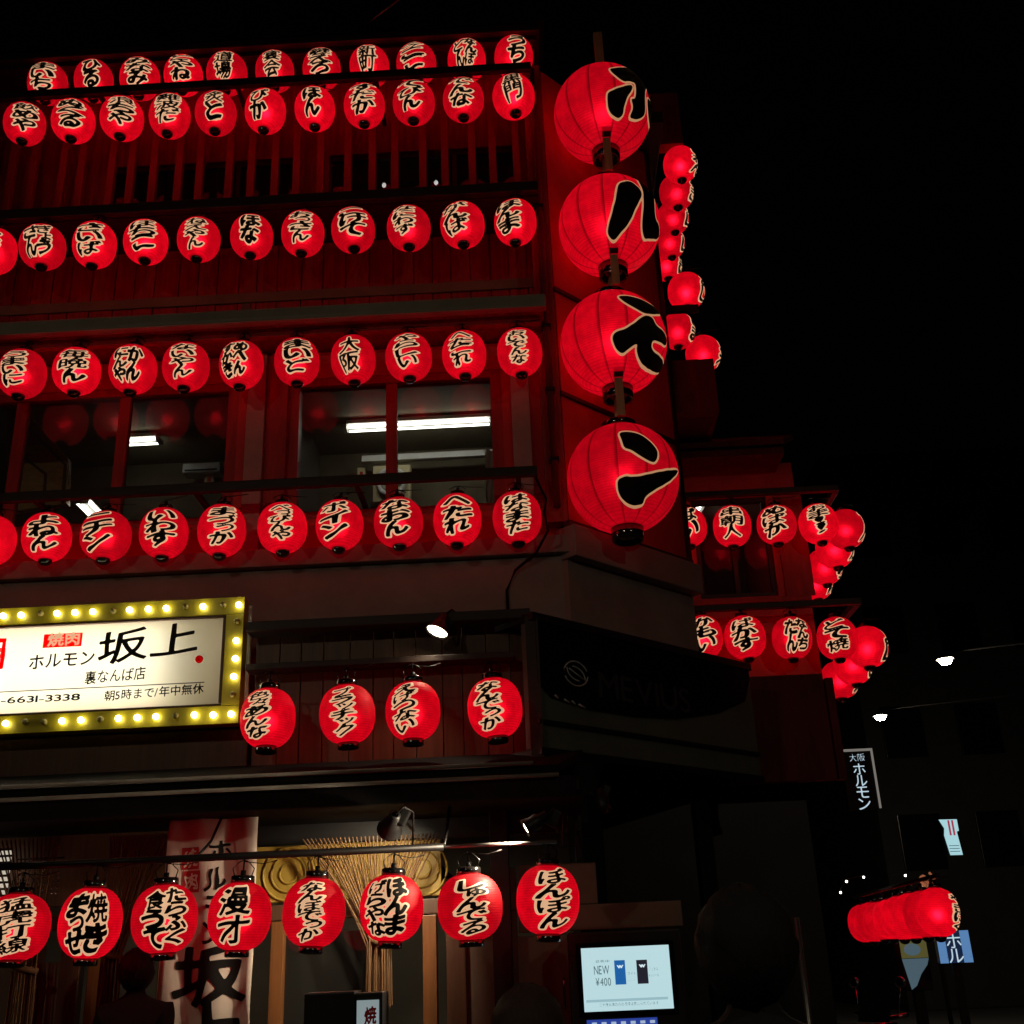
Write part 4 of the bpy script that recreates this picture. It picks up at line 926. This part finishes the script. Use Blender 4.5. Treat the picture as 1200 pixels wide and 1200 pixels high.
ct, cz_ = aproj(673, 790); lg = MB()
def arc(a0, a1, rx, rz, ox=0, oz=0, n=14): return [apt(ct+ox+rx*math.cos(a0+(a1-a0)*k/n)+.25*rz*math.sin(a0+(a1-a0)*k/n)*0, cz_+oz+rz*math.sin(a0+(a1-a0)*k/n), .018) for k in range(n+1)]
lg.tube(arc(rad(20), rad(175), .12, .088), .006, 6); lg.tube(arc(rad(200), rad(355), .12, .088), .006, 6); lg.tube(arc(rad(175), rad(270), .12, .08, .03, .03), .005, 6); lg.tube(arc(rad(-5), rad(90), .12, .08, -.03, -.03), .005, 6); lg.tube([apt(ct-.07, cz_+.03, .018), apt(ct+.0, cz_, .018), apt(ct+.07, cz_-.03, .018)], .005, 6)
lg.build('emblem', 'silver', aw)
glint_dash = MB()
for px, py, l in ((648, 815, .03), (659, 820, .05), (668, 822, .03), (676, 826, .06)):
    t, z = aproj(px, py); glint_dash.tube([apt(t, z, .02), apt(t+l, z-.02, .02)], .007, 6)
glint_dash.build('edge_strip', 'silver', aw)  # silver dashes painted in as glints along the sign edge

# ------------------------------------------------------------------ vending machine with lit screen
YV = 7.35
vx0, vx1 = xat(668, 1150, YV), xat(802, 1150, YV)
vm = thing('vending_machine', 'dark vending machine with a bright pale blue advertising screen', 'vending machine', ((vx0+vx1)/2, YV, .13), rad(0))
V0 = Vector(vm.location)
def VB(name, m, x0, x1, y0, y1, z0, z1, bev=.006): return MB().box(x0-V0.x, x1-V0.x, y0-V0.y, y1-V0.y, z0-V0.z, z1-V0.z, bev=bev).build(name, m, vm)
ztop = at(735, 1090, YV).z
VB('cabinet', 'black', vx0, vx1, YV, YV+.33, .13, ztop, .015)
s0, s1 = at(685, 1186, YV), at(783, 1107, YV)
M['screen'] = emit('screen_glow', (.60, .88, .93), .78, (.2, .2, .2))
VB('screen_bezel', 'black_gloss', s0.x-.03, s1.x+.03, YV-.014, YV-.002, s0.z-.03, s1.z+.03)
scr = VB('screen', 'screen', s0.x, s1.x, YV-.018, YV-.0145, s0.z, s1.z, 0)
M['scr_blue'] = emit('screen_blue', (.02, .19, .6), .6); M['scr_black'] = emit('screen_dark', (.03, .03, .05), .5); M['scr_text'] = emit('screen_text', (.10, .2, .24), .6); M['scr_strip'] = emit('screen_strip', (.5, .8, .88), .6); M['scr_white'] = emit('screen_white', (.75, .93, 1), .9)
def scp(px, py): q = at(px, py, YV-.018); return q.x, q.z
def srect(name, m, pa, pb, d=.0015):
    (a, b), (c, e) = scp(*pa), scp(*pb); MB().box(a-V0.x, c-V0.x, -.018-d, -.018-.0004, min(b, e)-V0.z, max(b, e)-V0.z).build(name, m, scr).parent = scr
    o = scr.children[-1]; return o
def screen_text(text, px, py, pxb, h, m='scr_text', wt=.0):
    x0, z = scp(px, py); x1, _ = scp(pxb, py); cs = line(text, 0, 0, h/188/.75, wt); ex = max(c[1]+c[3]/2 for c in cs); k = (x1-x0)/ex
    X, Y = grid(-.01, x1-x0+.01, -h/188, h/188, .0016)
    o = link('screen_lettering', march(field([(c, a*k, b, w1*k, h1, w_) for c, a, b, w1, h1, w_ in cs], X, Y), X, Y, 0, lambda x, y: (x0+x-V0.x, -.0205, z+y-V0.z), run=40), m, scr)
srect('strip', 'scr_strip', (687, 1172), (783, 1171)); srect('pack_picture', 'scr_blue', (721.5, 1154), (732, 1125)); srect('pack_picture', 'scr_black', (747.5, 1153), (758, 1124.5))
screen_text('NEW', 696, 1137, 714, 10); screen_text('¥400', 698, 1151, 716, 9)
screen_text('発売中', 697, 1127, 714, 2.5); screen_text('ライト', 735, 1141, 745, 2.5); screen_text('メンソール', 735, 1149, 745, 2); screen_text('ボックス', 760, 1136, 771, 3); screen_text('メンソール', 760, 1143, 772, 3); screen_text('二十歳未満の方の喫煙は禁じられています', 702, 1178, 772, 3)
screen_text('w', 723, 1132, 730, 5, 'scr_white', .03); screen_text('w', 749, 1131, 756, 5, 'scr_white', .03)
M['blue_lit'] = emit('blue_lit_strip', (.04, .10, .6), .5); M['vend_white'] = emit('lit_white_text', (.6, .75, 1), .6)
b0_, b1_ = at(688, 1204, YV), at(770, 1192, YV); VB('button_panel', 'blue_lit', b0_.x, b1_.x, YV-.008, YV-.002, b0_.z-.1, b1_.z, 0)
for k in range(7):
    xx = b0_.x+.03+k*.058; VB('button', 'vend_white', xx, xx+.03, YV-.014, YV-.009, b1_.z-.03, b1_.z-.014, .002)

# ------------------------------------------------------------------ things inside the windows
def tube_lamp(label, p0, p1, n=2, gap=.11, r=.012):
    c = (p0+p1)/2; root = thing('fluorescent_lamp', label, 'ceiling lamp', c); d = (p1-p0); dn = d.normalized(); sd = dn.cross(Vector((0, 0, 1))).normalized()
    L_ = d.length/2
    rot = Matrix(((dn.x, sd.x, 0, 0), (dn.y, sd.y, 0, 0), (0, 0, 1, 0), (0, 0, 0, 1)))
    MB().box(-L_, L_, -.07, .07, .03, .075, bev=.006, mtx=rot).build('housing', 'white', root)
    for k in range(n):
        o = sd*((k-(n-1)/2)*gap); MB().tube([o-dn*L_*.98, o+dn*L_*.98], r, 10).build('tube', 'tube', root)
    for s in (-1, 1): MB().box(-.02, .02, -.065, .065, -.02, .03, mtx=Matrix.Translation(dn*s*(L_+.02)) @ rot).build('end_cap', 'white', root)
def pp_(px, py, z):
    d = _F + _R*((px-600)/FPX) - _U*((py-600)/FPX); return CAMLOC+d*((z-EYE)/d.z)
a = pp_(407, 503, 7.0); b = pp_(575, 496, 7.0); b.y = a.y; tube_lamp('twin white fluorescent lamp glowing behind the right second-floor window', a, b)
a = pp_(146, 519, 7.0); b = pp_(186, 519, 7.0); b.y = a.y; tube_lamp('short bright fluorescent lamp in the left second-floor window', a, b)
a = pp_(96, 588, 5.75); b = pp_(114, 606, 5.75); tube_lamp('slanting pair of glowing tubes low in the left window', a, b)  # glowing tubes placed well below the ceiling
a = at(812, 612, 11.2); b = at(824, 586, 10.7); tube_lamp('bare fluorescent tube behind the annex window', a, b, 1)
# wall box units, posters, curtain
def panel(name, label, cat, px0, px1, py0, py1, Y, m, extra=None):
    c = at((px0+px1)/2, (py0+py1)/2, Y); root = thing(name, label, cat, c); x0, x1 = at(px0, py0, Y).x-c.x, at(px1, py0, Y).x-c.x; z0, z1 = at((px0+px1)/2, py1, Y).z-c.z, at((px0+px1)/2, py0, Y).z-c.z
    return root, x0, x1, z0, z1
M['cream_box'] = mat('cream_plastic', (.7, .6, .34), .5, var=.06); 
r_, x0, x1, z0, z1 = panel('wall_fan', 'cream ventilation fan on the back wall of the right second-floor room', 'fan', 437, 481, 545, 587, 11.2, '')
MB().box(x0, x1, 0, .12, z0, z1, bev=.015).build('casing', 'cream_box', r_)
rr = (z1-z0)*.36; MB().lathe([(rr, 0), (rr+.02, .02), (rr+.02, .03), (rr-.03, .03), (rr-.03, .0), (rr, 0)], 28, Matrix.Translation((.0, -.02, 0)) @ Matrix.Rotation(rad(90), 4, 'X')).build('guard_ring', 'white', r_)
fb_ = MB()
for k in range(5): fb_.box(0, rr*.85, -.005, .005, -.05, .05, mtx=Matrix.Translation((0, -.02, 0)) @ Matrix.Rotation(k*2*math.pi/5, 4, 'Y') @ Matrix.Rotation(.4, 4, 'X'))
fb_.build('blades', 'beige_metal', r_)
for lab, a_ in (('small cream notice beside the fan in the right room', (419, 428, 548, 560)), ('small cream notice on the wall of the left second-floor room', (240, 251, 553, 568))):
    r_, x0, x1, z0, z1 = panel('notice', lab, 'notice', *a_, 11.3, '')
    MB().box(x0, x1, 0, .01, z0, z1).build('paper', 'cream_box', r_); MB().box(x0*.4, x1*.4, -.004, -.0005, z0*.5, z1*.2).build('print', 'red_ink', r_)
r_, x0, x1, z0, z1 = panel('air_conditioner', 'long white air conditioner on the wall of the left second-floor room', 'air conditioner', 214, 258, 542, 553, 11.2, '')
MB().box(x0, x1, 0, .2, z0, z1, bev=.02).build('casing', 'white', r_); MB().box(x0+.03, x1-.03, -.006, -.001, z0+.015, z0+.035).build('outlet', 'black', r_)
r_, x0, x1, z0, z1 = panel('hanging_cloth', 'crumpled white cloth hanging at the right end of the second-floor window', 'cloth', 568, 584, 527, 588, 8.5, '')
bm = MB(); n = 10; vs = []
for j in range(13):
    for i in range(n+1):
        u = i/n; t = j/12; vs.append(bm.bm.verts.new((x0+(x1-x0)*u*(1+.1*math.sin(j)), .025*math.sin(u*17+j*.5), z1+(z0-z1)*t+.01*math.sin(u*9))))
for j in range(12):
    for i in range(n): bm.bm.faces.new((vs[j*(n+1)+i], vs[j*(n+1)+i+1], vs[(j+1)*(n+1)+i+1], vs[(j+1)*(n+1)+i])).smooth = True
bm.build('cloth', 'white', r_)
# wooden stair panel in the left room
r_, x0, x1, z0, z1 = panel('staircase', 'brown timber stair side seen through the left second-floor window', 'staircase', 8, 82, 470, 600, 9.3, '')
def sp(px, py): q = at(px, py, 9.3); return (q.x-r_.location.x, 0, q.z-r_.location.z)
M['stair_wood'] = mat('stair_wood', (.55, .36, .16), .45, var=.3, scale=4, stretch=(2, 2, 5))
MB().prism([sp(8, 478), sp(26, 478), sp(80, 538), sp(78, 590), sp(8, 600)], (0, .08, 0)).build('side_board', 'stair_wood', r_)
for a_, b_, c_ in (((22, 490), (77, 545), (74, 590)), ((18, 528), (54, 556), (52, 590))):
    MB().tube([Vector(sp(*a_))+Vector((0, -.012, 0)), Vector(sp(*b_))+Vector((0, -.012, 0)), Vector(sp(*c_))+Vector((0, -.012, 0))], .014, 6).build('moulding', 'deep_brown', r_)
for px, py, lab in ((450, 217, 'left of two tiny glowing balls standing in for glints in the dark third-floor window'), (511, 214, 'right of two tiny glowing balls standing in for glints in the dark third-floor window')):
    c = at(px, py, 8.6); r_ = thing('window_glint', lab, 'bulb', c)  # glowing balls stand in for reflected glints; socket and cord are made up
    MB().ball((0, 0, 0), .02, 12, (1, 1, 1.2)).build('bulb', 'tube', r_); MB().tube([(0, 0, .02), (0, .0, .05)], .011, 8).build('socket', 'black', r_); MB().tube([(0, 0, .05), (0, .01, zrA-c.z)], .004, 6).build('cord', 'wire', r_)
# pendant lamps in the dining room
for k, xx in enumerate((-3.4, -1.9, -.9)):
    r_ = thing('pendant_lamp', ['pendant lamp deep in the dining room at left', 'pendant lamp deep in the dining room behind the banner', 'pendant lamp deep in the dining room behind the ochre panel'][k], 'lamp', (xx, 9.3, 2.25), 0, 'pendant lamps in the dining room')
    MB().ball((0, 0, 0), .05, 14).build('bulb', 'warm_bulb', r_); MB().lathe([(.02, .12), (.05, .1), (.16, 0), (.165, 0), (.055, .105), (.02, .13)], 20).build('shade', 'black', r_); MB().tube([(0, 0, .12), (0, 0, .45)], .005, 6).build('cord', 'wire', r_)

# ------------------------------------------------------------------ overhead cable
a, b = at(372, 54, 9.5), at(520, -40, 6); cb = tag(MB().tube([a, (a+b)/2-Vector((0, 0, .1)), b], .012, 6).build('overhead_cable', 'wire'), 'thin overhead cable rising from the dark roof', 'cable')

# ------------------------------------------------------------------ side street at right: lamps, signs, scooter
def street_lamp(x, y, z, label):
    root = thing('street_lamp', label, 'street lamp', (x+5.2, y, 0), 0, 'street lamps along the side street')
    MB().tube([(0, 0, 0), (0, 0, z-.4), (-.15, 0, z+.25), (-1.2, 0, z+.4), (-5.05, 0, z+.14)], [.075, .06, .05, .02, .012], 10).build('post', 'matt_black', root)
    MB().lathe([(0, .12), (.06, .11), (.15, .03), (.165, 0), (.155, .005), (0, .02)], 20, Matrix.Translation((-5.2, 0, z))).build('hood', 'black', root)
    MB().lathe([(.12, 0), (.115, -.035), (.08, -.08), (0, -.1)], 20, Matrix.Translation((-5.2, 0, z))).build('globe', 'lamp', root)
    return root
street_lamp(7.41, 20, 6.42, 'street lamp with half-moon glow, the farther right of two'); street_lamp(7.62, 25.1, 6.43, 'round warm street lamp, the lower left of two')
street_lamp(4.6, -2.2, 6.4, 'unseen street lamp added across the road to the right'); street_lamp(-4.5, -1.6, 6.4, 'unseen street lamp added across the road to the left')  # out of view: added for neutral fill and glints on the lantern caps
M['lit_white'] = emit('lit_sign_letters', (.62, .8, .92), .8); M['cyan_lit'] = emit('cyan_lit_panel', (.5, .85, .92), .75, (.3, .3, .3)); M['blue_panel'] = emit('blue_lit_panel', (.18, .42, .85), .5); M['navy'] = emit('navy_panel', (.01, .03, .09), .5); M['red_lit'] = emit('red_lit_stripe', (.6, .06, .12), .6); M['olive_lit'] = emit('olive_lit_panel', (.22, .2, .06), .36); M['ice_lit'] = emit('ice_lit_panel', (.18, .3, .38), .33)
def sign_root(name, label, cat, px0, px1, py0, py1, Y, rz=0):
    c = at((px0+px1)/2, (py0+py1)/2, Y); r = thing(name, label, cat, c, rz); k = (c-CAMLOC).dot(_F)/FPX
    return r, (px1-px0)*k/2, (py1-py0)*k/2*1.06
def vtext(root, text, w_, h_, zc, y, m, sc=1):
    X, Y = grid(-w_/2*1.2, w_/2*1.2, -h_/2*1.1, h_/2*1.1, max(w_, h_)/90)
    cs = columns(text, w_, h_); cs = [(c, a, b, w1, h1, .0) for c, a, b, w1, h1, _ in cs]
    link('lettering', march(field(cs, X, Y), X, Y, 0, lambda x, yy: (x, y, yy+zc), run=30), m, root)
r_, hw, hh = sign_root('vertical_sign', 'tall black sign with pale writing between the annex and the street lamps', 'sign', 990, 1027, 880, 945, 15)
MB().box(-hw, hw, 0, .15, -hh, hh, bev=.01).build('panel', 'black', r_)
fr = MB(); fr.box(-hw, hw, -.02, -.003, hh-.03, hh); fr.box(hw-.025, hw, -.02, -.003, -hh, hh-.032); fr.build('rim', 'grey_metal', r_)
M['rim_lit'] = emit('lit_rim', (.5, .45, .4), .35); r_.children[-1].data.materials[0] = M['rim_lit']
X, Y = grid(-.2, .2, -.12, .12, .006); link('lettering', march(field([('大', -.06, 0, .095, .10, -.01), ('阪', .05, 0, .10, .10, -.01)], X, Y), X, Y, 0, lambda x, y: (x-.0, -.006, y+.275), run=20), 'lit_white', r_)
vtext(r_, 'ホルモン', .17, .60, -.10, -.006, 'lit_white')
MB().tube([(-hw-.3, .08, hh*.4), (-hw, .08, hh*.4)], .02, 6).build('arm', 'black', r_)
r_, hw, hh = sign_root('lit_sign', 'small cyan-white lit sign with red stripes high at the right', 'sign', 1103, 1126, 962, 1000, 17, .2)
MB().box(-hw, hw, .01, .12, -hh, hh, bev=.01).build('cabinet', 'black', r_)
MB().prism([(-hw, 0, hh), (hw, 0, hh), (hw, 0, .35*hh), (hw*.75, 0, .3*hh), (hw*.95, 0, -hh), (-hw*.4, 0, -hh), (-hw*.7, 0, .1*hh), (-hw*.55, 0, .5*hh)], (0, .008, 0)).build('lit_face', 'cyan_lit', r_)
for xx in (-.1, .32): MB().box(hw*xx, hw*(xx+.2), -.006, -.002, .1*hh, .95*hh).build('red_stripe', 'red_lit', r_)
for k in range(3): MB().box(-hw*.4, hw*.7, -.006, -.002, hh*(-.5-.16*k), hh*(-.46-.16*k)).build('printed_line', 'scr_text', r_)
r_, hw, hh = sign_root('lit_sign', 'olive lit board with a pale oval above an ice-blue panel', 'sign', 1058, 1090, 1105, 1157, 13)
MB().box(-hw, hw, .01, .2, -hh, hh, bev=.01).build('cabinet', 'black', r_); MB().box(-hw*.97, hw*.97, .0, .008, .28*hh, hh*.97).build('olive_face', 'olive_lit', r_)
MB().lathe([(0, 0), (1, 0), (1, .01), (0, .01)], 24, Matrix.Translation((-.02, 0, .62*hh)) @ Matrix.Diagonal((hw*.6, 1, hh*.24, 1)) @ Matrix.Rotation(rad(90), 4, 'X')).build('oval', 'ice_lit', r_)
MB().prism([(-hw*.97, 0, .26*hh), (hw*.97, 0, .26*hh), (hw*.8, 0, 0), (hw*.25, 0, -.35*hh), (-hw*.2, 0, -.8*hh), (-hw*.6, 0, -.95*hh)], (0, .008, 0)).build('ice_face', 'ice_lit', r_)
MB().box(-.05, .05, .05, .15, -1.4, -hh-.003).build('post', 'black', r_)
r_, hw, hh = sign_root('lit_sign', 'blue lit sign with white strips either side of dark writing, below the low lanterns', 'sign', 1100, 1137, 1093, 1126, 12.5, -.1)
MB().box(-hw, hw, .01, .15, -hh, hh, bev=.01).build('cabinet', 'black', r_); MB().box(-hw, -hw*.5, 0, .008, -hh, hh*.4).build('side_strip', 'blue_panel', r_); MB().box(hw*.45, hw, 0, .008, -hh, hh).build('side_strip', 'blue_panel', r_); MB().box(-hw*.48, hw*.43, .0, .008, -hh, hh).build('dark_face', 'navy', r_)
vtext(r_, 'ホル', .16, .28, -.1*hh, -.004, 'lit_white')
for sx in (-1, 1):
    X, Y = grid(-.06, .06, -.16, .16, .006); link('strip_lettering', march(field(columns('営業中', .07, .22), X, Y), X, Y, .004, lambda x, y: (sx*hw*.72+x, -.004, y-.02), run=20), 'navy', r_)
MB().box(-.04, .04, .05, .12, -1.6, -hh-.003).build('post', 'black', r_)
r_, hw, hh = sign_root('ornament', 'small orange lit ornament above the low row of lanterns', 'ornament', 1079, 1096, 1025, 1041, 14)
M['orange_lit'] = emit('orange_glow', (.7, .22, .1), .4)
MB().ball((-.05, 0, 0), .06, 10, (1, .6, 1.3)).build('flame', 'orange_lit', r_); MB().tube([(.03, 0, .1), (.08, 0, .04), (.05, 0, -.05), (.09, 0, -.1)], .014, 6).build('stem', 'orange_lit', r_); MB().box(-.02, .02, .02, .06, -2.6, -.06).build('post', 'black', r_)
q = at(1025, 1035, 12.5); sb = thing('glint_specks', 'tiny glowing specks standing in for glints above the far end of the low lanterns', 'glints', q)  # glowing specks stand in for distant glints; bulbs and cord are made up
wp = []
for px, py in ((985, 1046), (992, 1033), (1012, 1028), (1061, 1026)):
    c = at(px, py, 12.5)-q; wp.append(c); MB().ball(c, .012, 10).build('bulb', 'tube', sb)
MB().tube([w_+Vector((0, .03, .02)) for w_ in wp], .005, 6).build('cord', 'wire', sb)
# parked scooter and bicycle catching glints
def wheel(root, x, z, r, name='wheel'):
    w_ = MB(); n = 28; w_.tube([(x+r*math.cos(2*math.pi*k/n), 0, z+r*math.sin(2*math.pi*k/n)) for k in range(n+1)], r*.13, 8, cap=False); o = w_.build(name, 'black', root)
    s = MB(); [s.tube([(x, 0, z), (x+r*.95*math.cos(k*.7), 0, z+r*.95*math.sin(k*.7))], .004, 5) for k in range(9)]; s.build('spokes', 'chrome', o); return o
q = at(1085, 1180, 10.8)
sc = thing('motor_scooter', 'black motor scooter with chrome mirrors parked below the low lanterns', 'scooter', (q.x, q.y, 0), rad(25))
wheel(sc, -.62, .25, .24); wheel(sc, .62, .25, .24)
MB().ball((.35, 0, .55), .3, 20, (1.2, .5, .7)).build('body', 'black_gloss', sc); MB().ball((.35, 0, .82), .2, 18, (1.9, .6, .32)).build('seat', 'black', sc)
MB().prism([(-.62, -.16, .45), (-.35, -.16, .3), (.2, -.16, .3), (.2, -.16, .36), (-.3, -.16, .38), (-.5, -.16, 1.0), (-.58, -.16, 1.0)], (0, .32, 0)).build('leg_shield', 'black_gloss', sc)
MB().tube([(-.5, -.33, 1.08), (-.55, -.15, 1.05), (-.55, .15, 1.05), (-.5, .33, 1.08)], .016, 8).build('handlebar', 'chrome', sc)
for s in (-1, 1):
    MB().tube([(-.53, s*.24, 1.06), (-.5, s*.3, 1.3)], .008, 6).build('mirror_stalk', 'chrome', sc); MB().ball((-.5, s*.3, 1.33), .06, 12, (.4, 1.1, .8)).build('mirror', 'chrome', sc)
MB().ball((-.62, 0, .92), .08, 14, (.6, 1, 1)).build('headlight', 'chrome', sc); MB().prism([(-.6, -.2, 1.02), (-.6, .2, 1.02), (-.45, .16, 1.45), (-.45, -.16, 1.45)], (.008, 0, 0)).build('windscreen', 'dark_glass', sc)
q = at(1015, 1180, 10.0)
bc = thing('bicycle', 'dark parked bicycle with chrome handlebar beside the annex wall', 'bicycle', (q.x, q.y, 0), rad(60))
wheel(bc, -.52, .33, .33); wheel(bc, .52, .33, .33)
fr = MB(); fr.tube([(-.52, 0, .33), (-.38, 0, .9)], .016, 8); fr.tube([(-.42, 0, .78), (.05, 0, .35), (.15, 0, .8)], .016, 8); fr.tube([(-.4, 0, .82), (.12, 0, .72)], .014, 8); fr.tube([(.05, 0, .33), (.52, 0, .33), (.13, 0, .72)], .011, 8); fr.build('frame', 'black_gloss', bc)
MB().tube([(-.2, -.28, 1.05), (-.36, -.1, 1.05), (-.36, .1, 1.05), (-.2, .28, 1.05)], .012, 8).build('handlebar', 'chrome', bc); MB().tube([(-.38, 0, .9), (-.36, 0, 1.05)], .013, 8).build('stem', 'chrome', bc)
MB().ball((.16, 0, .86), .1, 14, (1.3, .8, .4)).build('saddle', 'black', bc); MB().box(-.68, -.42, -.17, .17, .82, 1.04, bev=.02).build('basket', 'grey_metal', bc)
# dark buildings beyond
def block(x, y, w_, d_, h_, label, nx, nz):
    root = thing('city_building', label, 'building', (x, y, 0)); MB().box(-w_/2, w_/2, 0, d_, 0, h_, bev=.05).build('wall', 'concrete', root); wm = None
    for j in range(nz):
        for i in range(nx):
            px_ = -w_/2+w_*(i+.5)/nx; pz = 3.6+j*3.1
            if wm is None: wm = MB().box(-.6, .6, -.05, .05, 0, 1.5, bev=.02).mesh('window'); wm.materials.append(M['black_gloss'])
            o = bpy.data.objects.new('window', wm); COL.objects.link(o); o.parent = root; o.location = (px_, -.03, pz)
    MB().box(-w_/2-.1, w_/2+.1, -.1, d_+.1, h_+.003, h_+.4).build('parapet', 'concrete', root)
block(15, 33, 11, 12, 16, 'dark concrete block behind the street lamps at right', 5, 4)
block(4.5, 46, 9, 12, 19, 'tall dark building at the far end of the side street', 4, 5)
bpy.data.objects.remove(_fo)
